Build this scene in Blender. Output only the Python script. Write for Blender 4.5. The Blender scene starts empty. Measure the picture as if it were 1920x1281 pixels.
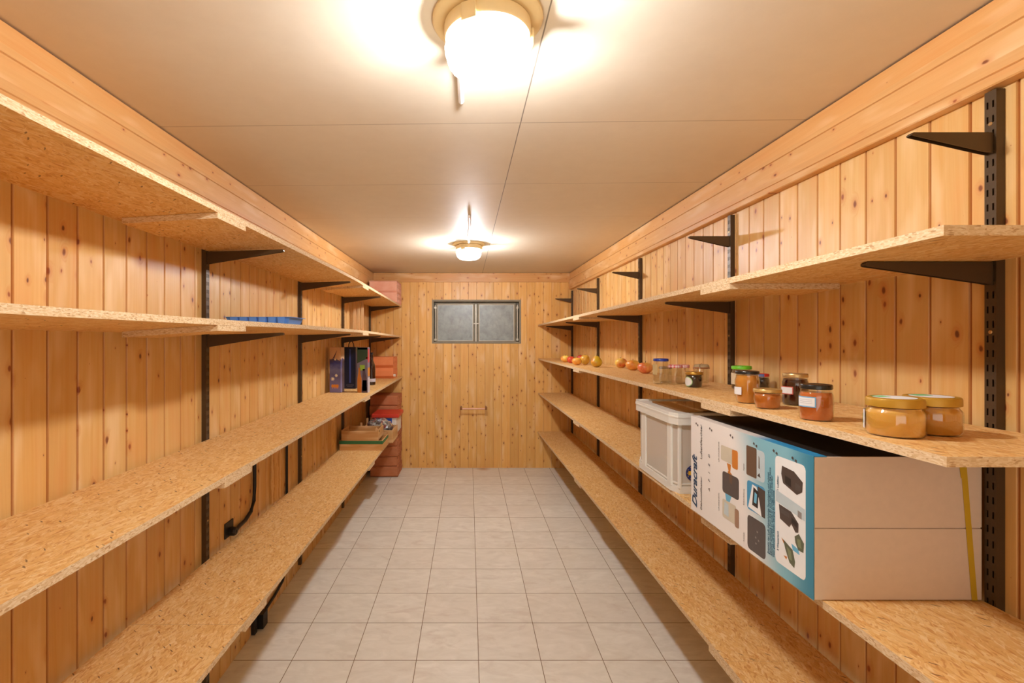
import bpy, bmesh, math, random
from math import pi, sin, cos
from mathutils import Vector
S = bpy.context.scene
C = S.collection
# ------------------------------------------------------------------ camera, world, exposure
E = 1.486            # eye height above the floor at the far wall
D = 5.643            # distance from the camera to the far wall
FLOOR_SLOPE = .0155
CEIL_SLOPE = .0073
cam_d = bpy.data.cameras.new('camera'); cam = bpy.data.objects.new('camera', cam_d); C.objects.link(cam)
cam.location = (0, 0, E); cam.rotation_euler = (pi/2, 0, 0)
cam_d.sensor_width = 36; cam_d.lens = 900/1920*36; cam_d.clip_start = .02
cam_d.shift_x = (960-879)/1920; cam_d.shift_y = 0
S.camera = cam
W = bpy.data.worlds.new('world'); S.world = W; W.use_nodes = True
W.node_tree.nodes['Background'].inputs[0].default_value = (1, .9, .78, 1)
W.node_tree.nodes['Background'].inputs[1].default_value = .9
S.view_settings.view_transform = 'Standard'; S.view_settings.look = 'None'
S.view_settings.exposure = 0.53; S.view_settings.gamma = 1; S.view_settings.use_curve_mapping = False
BULB_STRENGTH = 400.0
def area(name, loc, rot, sx, sy, power, col=(1, .93, .84)):
    l = bpy.data.lights.new(name, 'AREA'); l.shape = 'RECTANGLE'; l.size = sx; l.size_y = sy; l.energy = power; l.color = col
    o = bpy.data.objects.new(name, l); C.objects.link(o); o.location = loc; o.rotation_euler = rot
    return o
# added fill light behind the camera, as if from an open doorway
area('rear_fill_light', (0.05, -1.15, 1.25), (pi/2, 0, 0), 1.7, 2.0, 4.0)

# ------------------------------------------------------------------ material helpers
def lin(c):
    return tuple((x/255/12.92 if x/255 <= .04045 else ((x/255+.055)/1.055)**2.4) for x in c) + (1,)
class N:
    def __init__(s, name):
        s.m = bpy.data.materials.new(name); s.m.use_nodes = True
        s.t = s.m.node_tree; s.b = s.t.nodes['Principled BSDF']; s.out = s.t.nodes['Material Output']
    def n(s, typ, **kw):
        o = s.t.nodes.new(typ)
        for k, v in kw.items(): setattr(o, k, v)
        return o
    def l(s, a, b): s.t.links.new(a, b)
    def put(s, sock, v):
        if hasattr(v, 'is_output') or isinstance(v, bpy.types.NodeSocket): s.l(v, sock)
        else: sock.default_value = v
    def math(s, op, a, b=0.0, c=None, clamp=False):
        o = s.n('ShaderNodeMath', operation=op); o.use_clamp = clamp
        s.put(o.inputs[0], a); s.put(o.inputs[1], b)
        if c is not None: s.put(o.inputs[2], c)
        return o.outputs[0]
    def sep(s, v):
        o = s.n('ShaderNodeSeparateXYZ'); s.l(v, o.inputs[0]); return o.outputs
    def comb(s, x, y, z=0.0):
        o = s.n('ShaderNodeCombineXYZ')
        s.put(o.inputs[0], x); s.put(o.inputs[1], y); s.put(o.inputs[2], z); return o.outputs[0]
    def coord(s, which='Object'): return s.n('ShaderNodeTexCoord').outputs[which]
    def noise(s, v, scale=5, detail=4, rough=.5, dist=0.0):
        o = s.n('ShaderNodeTexNoise'); s.l(v, o.inputs['Vector']); o.inputs['Scale'].default_value = scale
        o.inputs['Detail'].default_value = detail; o.inputs['Roughness'].default_value = rough; o.inputs['Distortion'].default_value = dist
        return o.outputs
    def vor(s, v, scale=1, rnd=1.0, feature='F1', dim='3D'):
        o = s.n('ShaderNodeTexVoronoi', feature=feature, voronoi_dimensions=dim); s.l(v, o.inputs['Vector'])
        o.inputs['Scale'].default_value = scale; o.inputs['Randomness'].default_value = rnd; return o.outputs
    def wn(s, v, dim='1D'):
        o = s.n('ShaderNodeTexWhiteNoise', noise_dimensions=dim)
        s.put(o.inputs['W'] if dim == '1D' else o.inputs['Vector'], v); return o.outputs
    def ramp(s, f, stops):
        o = s.n('ShaderNodeValToRGB'); s.l(f, o.inputs[0]); e = o.color_ramp.elements
        while len(e) < len(stops): e.new(.5)
        for el, (p, c) in zip(e, stops): el.position = p; el.color = c
        return o.outputs[0]
    def mr(s, v, a, b, c=0.0, d=1.0, smooth=False):
        o = s.n('ShaderNodeMapRange'); o.interpolation_type = 'SMOOTHSTEP' if smooth else 'LINEAR'
        s.put(o.inputs[0], v); s.put(o.inputs[1], a); s.put(o.inputs[2], b); s.put(o.inputs[3], c); s.put(o.inputs[4], d)
        return o.outputs[0]
    def mix(s, f, a, b, blend='MIX'):
        o = s.n('ShaderNodeMix', data_type='RGBA', blend_type=blend)
        s.put(o.inputs[0], f); s.put(o.inputs[6], a); s.put(o.inputs[7], b); return o.outputs[2]
    def col(s, c): s.put(s.b.inputs['Base Color'], c)
    def set(s, **k):
        for a, v in k.items(): s.put(s.b.inputs[a.replace('_', ' ')], v)
    def bump(s, h, strength=.3, dist=.002):
        o = s.n('ShaderNodeBump'); o.inputs['Strength'].default_value = strength; o.inputs['Distance'].default_value = dist
        s.l(h, o.inputs['Height']); s.l(o.outputs[0], s.b.inputs['Normal'])
def plain(name, rgb, rough=.5, metal=0.0, coat=0.0, var=.06, scale=30, sss=0.0):
    m = N(name); c = lin(rgb)
    f = m.noise(m.coord(), scale, 3)[0]
    a = tuple(x*(1-var) for x in c[:3])+(1,); b = tuple(min(1, x*(1+var)) for x in c[:3])+(1,)
    m.col(m.mix(f, a, b)); m.set(Roughness=rough, Metallic=metal, Coat_Weight=coat)
    if sss: m.set(Subsurface_Weight=sss); m.b.inputs['Subsurface Radius'].default_value = (.02, .01, .004)
    return m.m
def pine(name, grain, across, pitch, phase, light=(246, 206, 136), mid=(238, 186, 106), seed=0.0, rough=.42, knots=1.0, var=.5, groove=.65, dim=.82):
    m = N(name); o = m.sep(m.coord()); ax = {'X': 0, 'Y': 1, 'Z': 2}
    a = o[ax[across]]; g = o[ax[grain]]
    bid = m.math('FLOOR', m.math('DIVIDE', m.math('SUBTRACT', a, phase), pitch))
    bid = m.math('ADD', bid, seed)
    r = m.sep(m.wn(bid)[1])
    g2 = m.math('ADD', g, m.math('MULTIPLY', r[0], 37.0))
    # knots: one candidate per cell, some dropped
    kw = m.math('MULTIPLY', m.math('SUBTRACT', m.noise(m.comb(m.math('MULTIPLY', a, 60.0), m.math('MULTIPLY', g2, 40.0), 0.0), 1, 1)[0], .5), .08)
    kv = m.comb(m.math('ADD', m.math('DIVIDE', a, .052), kw), m.math('ADD', m.math('DIVIDE', g2, .092), kw), 0.0)
    vo = m.vor(kv, 1, .95, 'F1', '2D'); vc = m.sep(vo[1])
    size = m.mr(vc[0], .60, 1.0, 0.0, .165*knots)
    near = m.mr(vo[0], m.math('MULTIPLY', size, .4), m.math('ADD', size, .001), 1.0, 0.0, True)
    halo = m.mr(vo[0], 0.0, m.math('MULTIPLY_ADD', size, 3.2, .001), 1.0, 0.0, True)
    # fibres, bent around the knots
    bend = m.math('MULTIPLY', halo, m.math('MULTIPLY', size, .35))
    wob = m.noise(m.comb(m.math('MULTIPLY', a, 9.0), m.math('MULTIPLY', g2, 1.1), bid), 1, 2)[0]
    fib = m.math('ADD', m.math('ADD', m.math('MULTIPLY', a, 1.0), m.math('MULTIPLY', wob, .05)), bend)
    f1 = m.noise(m.comb(m.math('MULTIPLY', fib, 70.0), m.math('MULTIPLY', g2, .8), bid), 1, 3, .6)[0]
    f2 = m.noise(m.comb(m.math('MULTIPLY', fib, 420.0), m.math('MULTIPLY', g2, 7.0), bid), 1, 2, .6)[0]
    c = m.mix(m.mr(f1, .32, .68), lin(mid), lin(light))
    c = m.mix(m.math('MULTIPLY', m.mr(f2, .35, .75), .13), c, lin((190, 118, 62)))
    tint = m.mix(r[1], lin((248, 208, 140)), lin((236, 168, 84)))
    c = m.mix(var, c, m.mix(.55, c, tint), 'MIX')
    bl = m.mix(r[2], (.93*dim, .91*dim, .88*dim, 1), (1.08*dim, 1.08*dim, 1.06*dim, 1)); c = m.mix(1.0, c, bl, 'MULTIPLY')
    cl = m.noise(m.comb(m.math('MULTIPLY', a, 14.0), m.math('MULTIPLY', g2, 3.0), bid), 1, 2)[0]
    c = m.mix(m.math('MULTIPLY', m.mr(cl, .52, .72), .45), c, lin((250, 222, 176)))
    c = m.mix(m.math('MULTIPLY', m.mr(cl, .46, .30), .30), c, lin((222, 150, 84)))
    c = m.mix(m.math('MULTIPLY', halo, .5), c, lin((196, 112, 50)))
    c = m.mix(m.math('MULTIPLY', near, .88), c, m.mix(vc[1], lin((84, 36, 18)), lin((150, 72, 34))))
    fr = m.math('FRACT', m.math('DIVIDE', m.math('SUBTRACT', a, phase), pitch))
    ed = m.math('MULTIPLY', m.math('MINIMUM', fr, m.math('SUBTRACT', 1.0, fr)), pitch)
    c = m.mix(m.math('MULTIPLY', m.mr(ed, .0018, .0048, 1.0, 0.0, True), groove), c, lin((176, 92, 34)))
    m.col(c); m.set(Roughness=rough, Coat_Weight=.12, Coat_Roughness=.35)
    m.b.inputs['Specular IOR Level'].default_value = .35
    m.bump(f2, .10, .0006)
    return m.m
def osb(name, seed=0.0):
    m = N(name); co = m.coord(); o = m.sep(co)
    ws = m.sep(m.noise(co, 14, 3)[1])
    x = m.math('MULTIPLY_ADD', ws[0], .022, o[0]); y = m.math('MULTIPLY_ADD', ws[1], .022, o[1])
    def layer(ang, ln, wd, z):
        u = m.math('ADD', m.math('MULTIPLY', x, cos(ang)/wd), m.math('MULTIPLY', y, sin(ang)/wd))
        v = m.math('ADD', m.math('MULTIPLY', x, -sin(ang)/ln), m.math('MULTIPLY', y, cos(ang)/ln))
        q = m.vor(m.comb(m.math('ADD', u, z*7.3+seed), m.math('ADD', v, z*3.1), 0.0), 1, 1.0, 'F1', '2D'); return q[0], m.sep(q[1])
    d1, c1 = layer(.18, .060, .0105, 1.3); d2, c2 = layer(-.42, .045, .0085, 4.7); d3, c3 = layer(.9, .034, .0070, 9.1)
    # every strand has its own grain direction
    ang = m.math('MULTIPLY', m.math('SUBTRACT', c1[1], .5), 1.5)
    ca = m.math('COSINE', ang); sa = m.math('SINE', ang)
    gu = m.math('ADD', m.math('MULTIPLY', x, ca), m.math('MULTIPLY', y, sa)); gv = m.math('SUBTRACT', m.math('MULTIPLY', y, ca), m.math('MULTIPLY', x, sa))
    gr = m.noise(m.comb(m.math('MULTIPLY', gu, 300.0), m.math('MULTIPLY', gv, 26.0), m.math('MULTIPLY', c1[0], 30.0)), 1, 2, .6)[0]
    big = m.noise(m.comb(m.math('MULTIPLY', gu, 95.0), m.math('MULTIPLY', gv, 13.0), m.math('MULTIPLY', c2[0], 3.0)), 1, 2, .55)[0]
    pal = [(0, lin((212, 152, 84))), (.3, lin((232, 180, 110))), (.62, lin((240, 196, 132))), (.86, lin((248, 218, 164))), (1, lin((222, 152, 80)))]
    a = m.ramp(c1[0], pal); b = m.ramp(c2[0], pal); cc = m.ramp(c3[0], pal)
    c = m.mix(m.mr(c1[1], .48, .52), a, b); c = m.mix(m.mr(c2[2], .64, .68), c, cc)
    c = m.mix(.5, lin((242, 198, 124)), c)
    c = m.mix(m.math('MULTIPLY', m.mr(big, .57, .64), .75), c, lin((250, 220, 166)))
    c = m.mix(m.math('MULTIPLY', m.mr(big, .43, .36), .68), c, lin((206, 138, 68)))
    c = m.mix(m.math('MULTIPLY', m.mr(gr, .52, .72), .28), c, lin((186, 118, 54)))
    dk = m.math('MULTIPLY', m.mr(gr, .33, .27), m.mr(c3[0], .60, .8)); c = m.mix(m.math('MULTIPLY', dk, .6), c, lin((140, 74, 30)))
    fl = m.math('MULTIPLY', m.mr(c3[1], .965, .975), m.mr(d3, .30, .18)); c = m.mix(m.math('MULTIPLY', fl, .8), c, lin((92, 48, 20)))
    m.col(m.mix(1.0, c, (.90, .87, .83, 1), 'MULTIPLY')); m.set(Roughness=.52); m.b.inputs['Specular IOR Level'].default_value = .3
    m.bump(big, .2, .0008); return m.m
def osb_edge(name):
    m = N(name); co = m.coord(); o = m.sep(co)
    v = m.comb(m.math('MULTIPLY', o[0], 150.0), m.math('MULTIPLY', o[1], 150.0), m.math('MULTIPLY', o[2], 420.0))
    q = m.sep(m.vor(v, 1, 1)[1]); n = m.noise(v, .8, 2)[0]
    c = m.ramp(q[0], [(0, lin((196, 150, 100))), (.12, lin((222, 184, 134))), (.5, lin((234, 200, 152))), (1, lin((244, 218, 176)))])
    c = m.mix(m.math('MULTIPLY', m.mr(n, .66, .76), .35), c, lin((140, 98, 56)))
    m.col(m.mix(1.0, c, (.86, .86, .86, 1), 'MULTIPLY')); m.set(Roughness=.85); m.bump(q[1], .3, .001); return m.m
def thin_glass(name, tint=(245, 245, 240), gloss=.12, rough=.04):
    m = N(name); t = m.t; t.nodes.remove(m.b)
    tr = m.n('ShaderNodeBsdfTransparent'); tr.inputs[0].default_value = lin(tint)
    gl = m.n('ShaderNodeBsdfGlossy'); gl.inputs['Roughness'].default_value = rough; gl.inputs[0].default_value = (1, 1, 1, 1)
    lw = m.n('ShaderNodeLayerWeight'); lw.inputs[0].default_value = .35
    f = m.math('MULTIPLY_ADD', lw.outputs['Facing'], .36, gloss*.4, clamp=True)
    mx = m.n('ShaderNodeMixShader'); m.l(f, mx.inputs[0]); m.l(tr.outputs[0], mx.inputs[1]); m.l(gl.outputs[0], mx.inputs[2])
    m.l(mx.outputs[0], m.out.inputs[0]); return m.m
def milky(name, rgb, clear=.3, rough=.35):
    m = N(name); m.set(Base_Color=lin(rgb), Roughness=rough)
    tr = m.n('ShaderNodeBsdfTransparent'); tl = m.n('ShaderNodeBsdfTranslucent'); tl.inputs[0].default_value = lin(rgb)
    a = m.n('ShaderNodeMixShader'); a.inputs[0].default_value = .22; m.l(m.b.outputs[0], a.inputs[1]); m.l(tl.outputs[0], a.inputs[2])
    b = m.n('ShaderNodeMixShader'); b.inputs[0].default_value = clear; m.l(a.outputs[0], b.inputs[1]); m.l(tr.outputs[0], b.inputs[2])
    m.l(b.outputs[0], m.out.inputs[0]); return m.m
def bulb(name, rgb, s):
    m = N(name); m.set(Base_Color=(1, 1, 1, 1), Emission_Strength=s); m.b.inputs['Emission Color'].default_value = rgb + (1,)
    return m.m
def lit_glass(name, rgb, s):
    # clear ribbed lamp glass, glowing softly round the bulb inside it
    m = N(name); t = m.t; t.nodes.remove(m.b); tr = m.n('ShaderNodeBsdfTransparent'); tr.inputs[0].default_value = (.96, .96, .94, 1)
    em = m.n('ShaderNodeEmission'); em.inputs[0].default_value = rgb + (1,); em.inputs[1].default_value = s
    ad = m.n('ShaderNodeAddShader'); m.l(tr.outputs[0], ad.inputs[0]); m.l(em.outputs[0], ad.inputs[1]); m.l(ad.outputs[0], m.out.inputs[0]); return m.m
# ------------------------------------------------------------------ mesh helpers
class MB:
    def __init__(s): s.v = []; s.f = []; s.m = []
    def quad(s, pts, mi=0):
        k = len(s.v); s.v += [tuple(p) for p in pts]; s.f.append(tuple(range(k, k+len(pts)))); s.m.append(mi)
    def box(s, x0, x1, y0, y1, z0, z1, mi=0):
        k = len(s.v)
        s.v += [(x0, y0, z0), (x1, y0, z0), (x1, y1, z0), (x0, y1, z0), (x0, y0, z1), (x1, y0, z1), (x1, y1, z1), (x0, y1, z1)]
        for f in ((0, 3, 2, 1), (4, 5, 6, 7), (0, 1, 5, 4), (1, 2, 6, 5), (2, 3, 7, 6), (3, 0, 4, 7)):
            s.f.append(tuple(k+i for i in f)); s.m.append(mi)
        return s
    def prism(s, poly, axis, a0, a1, mi=0):
        """poly: 2-D outline, extruded along axis ('x','y','z') from a0 to a1"""
        def P(p, a): return {'x': (a, p[0], p[1]), 'y': (p[0], a, p[1]), 'z': (p[0], p[1], a)}[axis]
        k = len(s.v); n = len(poly); s.v += [P(p, a0) for p in poly] + [P(p, a1) for p in poly]
        s.f += [tuple(range(k, k+n)), tuple(range(k+2*n-1, k+n-1, -1))]; s.m += [mi, mi]
        for i in range(n):
            j = (i+1) % n; s.f.append((k+i, k+j, k+n+j, k+n+i)); s.m.append(mi)
        return s
    def lathe(s, prof, n=40, c=(0, 0, 0), mi=0, cap0=True, cap1=True):
        k = len(s.v)
        for r, z in prof:
            for i in range(n): s.v.append((c[0]+r*cos(2*pi*i/n), c[1]+r*sin(2*pi*i/n), c[2]+z))
        for j in range(len(prof)-1):
            for i in range(n):
                a = k+j*n+i; b = k+j*n+(i+1) % n; s.f.append((a, b, b+n, a+n)); s.m.append(mi)
        if cap0: s.f.append(tuple(k+i for i in reversed(range(n)))); s.m.append(mi)
        if cap1: q = k+(len(prof)-1)*n; s.f.append(tuple(q+i for i in range(n))); s.m.append(mi)
        return s
    def tube(s, pts, r, n=10, mi=0):
        pts = [Vector(p) for p in pts]; k = len(s.v); up = Vector((0.13, .27, .95))
        for i, p in enumerate(pts):
            d = (pts[min(i+1, len(pts)-1)]-pts[max(i-1, 0)]).normalized()
            a = d.cross(up).normalized() if abs(d.dot(up)) < .97 else d.cross(Vector((1, 0, 0))).normalized(); b = d.cross(a)
            for j in range(n):
                q = p + a*r*cos(2*pi*j/n) + b*r*sin(2*pi*j/n); s.v.append(tuple(q))
        for i in range(len(pts)-1):
            for j in range(n):
                a = k+i*n+j; b = k+i*n+(j+1) % n; s.f.append((a, b, b+n, a+n)); s.m.append(mi)
        s.f.append(tuple(k+j for j in range(n))); s.m.append(mi)
        s.f.append(tuple(k+(len(pts)-1)*n+j for j in range(n))); s.m.append(mi); return s
    def build(s, name, mats, parent=None, off=(0, 0, 0), bevel=0, smooth=False, seg=2, solid=0):
        me = bpy.data.meshes.new(name)
        me.from_pydata([(a-off[0], b-off[1], c-off[2]) for a, b, c in s.v], [], s.f)
        if not isinstance(mats, (list, tuple)): mats = [mats]
        for m in mats: me.materials.append(m)
        for p, mi in zip(me.polygons, s.m): p.material_index = mi
        bm = bmesh.new(); bm.from_mesh(me)
        bmesh.ops.remove_doubles(bm, verts=bm.verts, dist=1e-6); bmesh.ops.recalc_face_normals(bm, faces=bm.faces)
        if solid: bmesh.ops.solidify(bm, geom=bm.faces[:], thickness=solid)
        bm.to_mesh(me); bm.free()
        if smooth:
            for p in me.polygons: p.use_smooth = True
        o = bpy.data.objects.new(name, me); C.objects.link(o)
        if parent: o.parent = parent
        if bevel:
            b = o.modifiers.new('bevel', 'BEVEL'); b.width = bevel; b.segments = seg; b.limit_method = 'ANGLE'; b.angle_limit = .6
        if smooth: 
            w = o.modifiers.new('split', 'EDGE_SPLIT'); w.split_angle = .7
        return o
def tag(o, label, cat, group=None):
    o['label'] = label; o['category'] = cat
    if group: o['group'] = group
    return o
def thing(name, loc, label, cat, group=None, rz=0.0):
    o = bpy.data.objects.new(name, None); C.objects.link(o); o.location = loc; o.rotation_euler = (0, 0, rz); o.empty_display_size = .05
    return tag(o, label, cat, group)
def part(t, name): return next(c for c in t.children if c.name.split('.')[0] == name)
def struct(o): o['kind'] = 'structure'; return o
def copy_tree(o, parent=None):
    c = o.copy(); C.objects.link(c)
    if parent: c.parent = parent
    for ch in [x for x in bpy.data.objects if x.parent == o]: copy_tree(ch, c)
    return c
def interp(nodes, t):
    if t <= nodes[0][0]: return nodes[0][1]
    for (a, va), (b, vb) in zip(nodes, nodes[1:]):
        if t <= b: return va+(vb-va)*(t-a)/(b-a)
    return nodes[-1][1]
def lettering(name, txt, size, m, parent, loc, rot, shear=0.0, bold=0.0, align='LEFT', depth=.0002, spacing=1.0):
    cu = bpy.data.curves.new(name, 'FONT'); cu.body = txt; cu.size = size; cu.shear = shear; cu.offset = bold; cu.extrude = depth
    cu.align_x = align; cu.align_y = 'CENTER'; cu.space_character = spacing
    t = bpy.data.objects.new(name, cu); C.objects.link(t); bpy.context.view_layer.update()
    me = bpy.data.meshes.new_from_object(t.evaluated_get(bpy.context.evaluated_depsgraph_get()))
    bpy.data.objects.remove(t); me.name = name; me.materials.clear(); me.materials.append(m)
    o = bpy.data.objects.new(name, me); C.objects.link(o); o.parent = parent; o.location = loc; o.rotation_euler = rot
    return o
# ------------------------------------------------------------------ materials
M = {}
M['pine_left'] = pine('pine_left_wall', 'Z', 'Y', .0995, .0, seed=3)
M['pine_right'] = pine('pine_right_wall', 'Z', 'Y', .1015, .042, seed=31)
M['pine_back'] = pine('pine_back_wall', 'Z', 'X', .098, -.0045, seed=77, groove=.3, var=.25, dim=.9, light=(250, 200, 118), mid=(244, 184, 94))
M['pine_trim'] = pine('pine_trim', 'Y', 'Z', .0835, 2.2-.0835*10, light=(240, 188, 124), mid=(232, 172, 106), groove=0, dim=.82, seed=5, knots=.8)
M['pine_trim_back'] = pine('pine_trim_back', 'X', 'Z', .3, 2.0, light=(238, 182, 114), mid=(228, 164, 98), groove=0, dim=.88, seed=9, knots=.8)
M['pine_crate'] = pine('crate_wood', 'X', 'Z', .2, 0, light=(226, 178, 122), mid=(208, 152, 94), seed=13, knots=.5, groove=0)
M['pale_wood'] = pine('pale_wood', 'Z', 'X', .05, 0, light=(226, 186, 140), mid=(206, 160, 112), seed=19, knots=.3, groove=0)
M['osb'] = osb('osb_face'); M['osb_edge'] = osb_edge('osb_edge')
M['metal'] = plain('dark_bronze_metal', (80, 62, 40), .40, .4, .1, .05)
M['slot'] = plain('slot_black', (14, 11, 9), .8)
M['screw'] = plain('screw_brass', (205, 175, 125), .3, .9)
M['white'] = plain('white_plastic', (232, 226, 214), .45)
M['black'] = plain('black_plastic', (22, 20, 20), .45)
M['globe'] = lit_glass('lit_glass', (1, .98, .9), 2.2); M['bulb'] = bulb('lit_bulb', (.97, 1, 1.1), BULB_STRENGTH); M['bulb_far'] = bulb('lit_bulb_strong', (.97, 1, 1.1), BULB_STRENGTH*1.3)
M['cream'] = plain('cream_lamp_housing', (238, 214, 160), .45)
M['cable_grey'] = plain('pale_cable', (232, 228, 220), .5)
M['glass'] = thin_glass('clear_glass')
M['ceiling'] = None
def tile_mat():
    m = N('floor_tiles'); o = m.sep(m.coord()); u = m.math('DIVIDE', m.math('SUBTRACT', o[0], .047), .3); v = m.math('DIVIDE', m.math('SUBTRACT', o[1], 2.315), .3)
    fu = m.math('FRACT', u); fv = m.math('FRACT', v)
    eu = m.math('MINIMUM', fu, m.math('SUBTRACT', 1.0, fu)); ev = m.math('MINIMUM', fv, m.math('SUBTRACT', 1.0, fv))
    e = m.math('MINIMUM', eu, ev); g = m.mr(e, .0035, .0075, 1.0, 0.0)
    r = m.sep(m.wn(m.comb(m.math('FLOOR', u), m.math('FLOOR', v), 0.0), '3D')[1])
    off = m.comb(m.math('MULTIPLY', r[0], 20.0), m.math('MULTIPLY', r[1], 20.0), 0.0)
    va = m.n('ShaderNodeVectorMath', operation='ADD'); m.l(m.coord(), va.inputs[0]); m.l(off, va.inputs[1])
    mp = m.n('ShaderNodeMapping'); m.l(va.outputs[0], mp.inputs[0]); mp.inputs['Scale'].default_value = (1, 2.2, 1)
    n1 = m.noise(mp.outputs[0], 7, 6, .6, 1.2)[0]; n2 = m.noise(mp.outputs[0], 3, 5, .6, 2.0)[0]
    c = m.mix(m.mr(n1, .35, .7), lin((228, 223, 208)), lin((244, 240, 227)))
    c = m.mix(m.math('MULTIPLY', m.mr(n2, .56, .72), .35), c, lin((196, 178, 160)))
    c = m.mix(m.math('MULTIPLY', r[2], .22), c, lin((212, 198, 180)))
    c = m.mix(g, c, lin((134, 110, 78)))
    # small ochre stain by the far wall
    dx = m.math('SUBTRACT', o[0], .17); dy = m.math('SUBTRACT', o[1], 5.60)
    st = m.math('SQRT', m.math('ADD', m.math('MULTIPLY', dx, dx), m.math('MULTIPLY', dy, dy)))
    c = m.mix(m.math('MULTIPLY', m.mr(st, .0, .09, 1.0, 0.0), .8), c, lin((186, 130, 50)))
    m.col(c); m.put(m.b.inputs['Roughness'], m.mr(g, 0.0, 1.0, .36, .9)); m.b.inputs['Specular IOR Level'].default_value = .4
    m.bump(m.math('SUBTRACT', 1.0, g), .5, .0015); return m.m
M['tiles'] = tile_mat()
def ceiling_mat():
    m = N('painted_ceiling_boards'); co = m.coord(); o = m.sep(co)
    def line(val, pos, w): return m.mr(m.math('ABSOLUTE', m.math('SUBTRACT', val, pos)), w, w*1.8, 1.0, 0.0)
    wav = m.math('MULTIPLY', m.noise(co, 30, 1)[0], .0016)
    a = line(m.math('ADD', o[0], wav), m.math('MULTIPLY_ADD', o[1], -.006, .195), .0013)
    yy = m.math('MULTIPLY_ADD', o[0], .025, o[1])
    b = line(yy, 1.71, .0018); c2 = line(yy, 2.385, .0022); d2 = line(yy, 3.04, .0016)
    n = m.noise(co, 16, 5, .6)[0]; n2 = m.noise(co, 2.2, 3, .5)[0]
    c = m.mix(n, lin((232, 222, 204)), lin((242, 233, 217))); c = m.mix(m.math('MULTIPLY', m.mr(n2, .4, .7), .3), c, lin((228, 214, 192)))
    c = m.mix(m.math('MULTIPLY', a, .75), c, lin((88, 74, 60)))
    c = m.mix(m.math('MULTIPLY', m.math('MAXIMUM', c2, m.math('MULTIPLY', d2, .5)), .35), c, lin((150, 132, 110)))
    c = m.mix(m.math('MULTIPLY', b, .55), c, lin((165, 146, 122)))
    m.col(m.mix(1.0, c, (.90, .87, .80, 1), 'MULTIPLY')); m.set(Roughness=.6); m.bump(n, .25, .003); return m.m
M['ceiling'] = ceiling_mat()

# ------------------------------------------------------------------ setting
XL, XR = -1.135, 1.21
Y0, Y1 = -1.25, D
def zf(y): return -FLOOR_SLOPE*(D-y)
def zc(y): return E+.806-CEIL_SLOPE*(D-y)
b = MB(); b.prism([(Y0-.05, zf(Y0-.05)), (Y1+.05, zf(Y1+.05)), (Y1+.05, -.2), (Y0-.05, -.2)], 'x', XL-.06, XR+.06)
struct(b.build('floor', M['tiles']))
b = MB(); b.prism([(Y0-.05, zc(Y0-.05)), (Y1+.05, zc(Y1+.05)), (Y1+.05, 2.45), (Y0-.05, 2.45)], 'x', XL-.06, XR+.06)
struct(b.build('ceiling', M['ceiling']))
def groove_profile(a0, a1, pitch, phase, gw=.0045, gd=.006):
    """points (a, depth) along the wall, V groove with a narrow flat bottom at every board joint"""
    pts = [(a0, 0)]; k = math.ceil((a0-phase)/pitch+.1)
    while phase+k*pitch < a1-.008:
        p = phase+k*pitch; pts += [(p-gw, 0), (p-gw*.35, gd), (p+gw*.35, gd), (p+gw, 0)]; k += 1
    pts.append((a1, 0)); return pts
def side_wall(name, X, sgn, pitch, phase, mat):
    pts = groove_profile(Y0-.02, Y1+.02, pitch, phase); b = MB()
    poly = [(X+sgn*d, a) for a, d in pts]
    back = X+sgn*.04
    for (x0, a0), (x1, a1) in zip(poly, poly[1:]): b.quad([(x0, a0, -.12), (x1, a1, -.12), (x1, a1, 2.36), (x0, a0, 2.36)])
    b.quad([(back, Y0-.02, -.12), (back, Y1+.02, -.12), (back, Y1+.02, 2.36), (back, Y0-.02, 2.36)])
    o = b.build(name, mat); return struct(o)
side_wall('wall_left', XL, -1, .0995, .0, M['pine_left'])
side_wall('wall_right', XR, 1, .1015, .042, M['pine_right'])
WX0, WX1, WZ0, WZ1 = -.4326, .6144, E-.024, E+.491
pts = groove_profile(XL-.03, XR+.03, .098, -.0045, gw=.003, gd=.0025)
xs = sorted(set([p for p in pts] + [(WX0, 0), (WX1, 0)]), key=lambda p: p[0])
b = MB()
for (x0, d0), (x1, d1) in zip(xs, xs[1:]):
    mid = (x0+x1)/2
    segs = [(-.12, WZ0), (WZ1, 2.36)] if WX0 < mid < WX1 else [(-.12, 2.36)]
    for z0, z1 in segs: b.quad([(x0, D+d0, z0), (x1, D+d1, z0), (x1, D+d1, z1), (x0, D+d0, z1)])
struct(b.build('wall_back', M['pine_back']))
# wall behind the camera, with an assumed open doorway around the fill light
b = MB(); b.box(XL-.02, -.8, Y0-.05, Y0, -.2, 2.4); b.box(.9, XR+.02, Y0-.05, Y0, -.2, 2.4); b.box(-.8, .9, Y0-.05, Y0, 2.05, 2.4)
struct(b.build('wall_front', M['pine_back']))
# boards under the ceiling
def side_trim(name, X, face, sgn):
    t = abs(face-X); b = MB()
    prof = [(t, -.006), (t, -.079), (t-.005, -.0815), (t, -.084), (t, -.168), (t-.004, -.1705), (t, -.173), (t, -.193), (t-.003, -.196), (0, -.196), (0, -.006)]
    ys = [Y0, D]; rings = [[(X-sgn*p, y, zc(y)+q) for p, q in prof] for y in ys]
    n = len(prof)
    for i in range(n): j = (i+1) % n; b.quad([rings[0][i], rings[0][j], rings[1][j], rings[1][i]])
    b.quad(rings[0]); b.quad(rings[1]); return struct(b.build(name, M['pine_trim']))
side_trim('trim_1', XL, -1.116, -1)
side_trim('trim_2', XR, 1.179, 1)
b = MB(); b.box(-1.116, 1.179, D-.018, D-.0005, E+.697, zc(D)-.006); struct(b.build('trim_3', M['pine_trim_back'], bevel=.0015))
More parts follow.
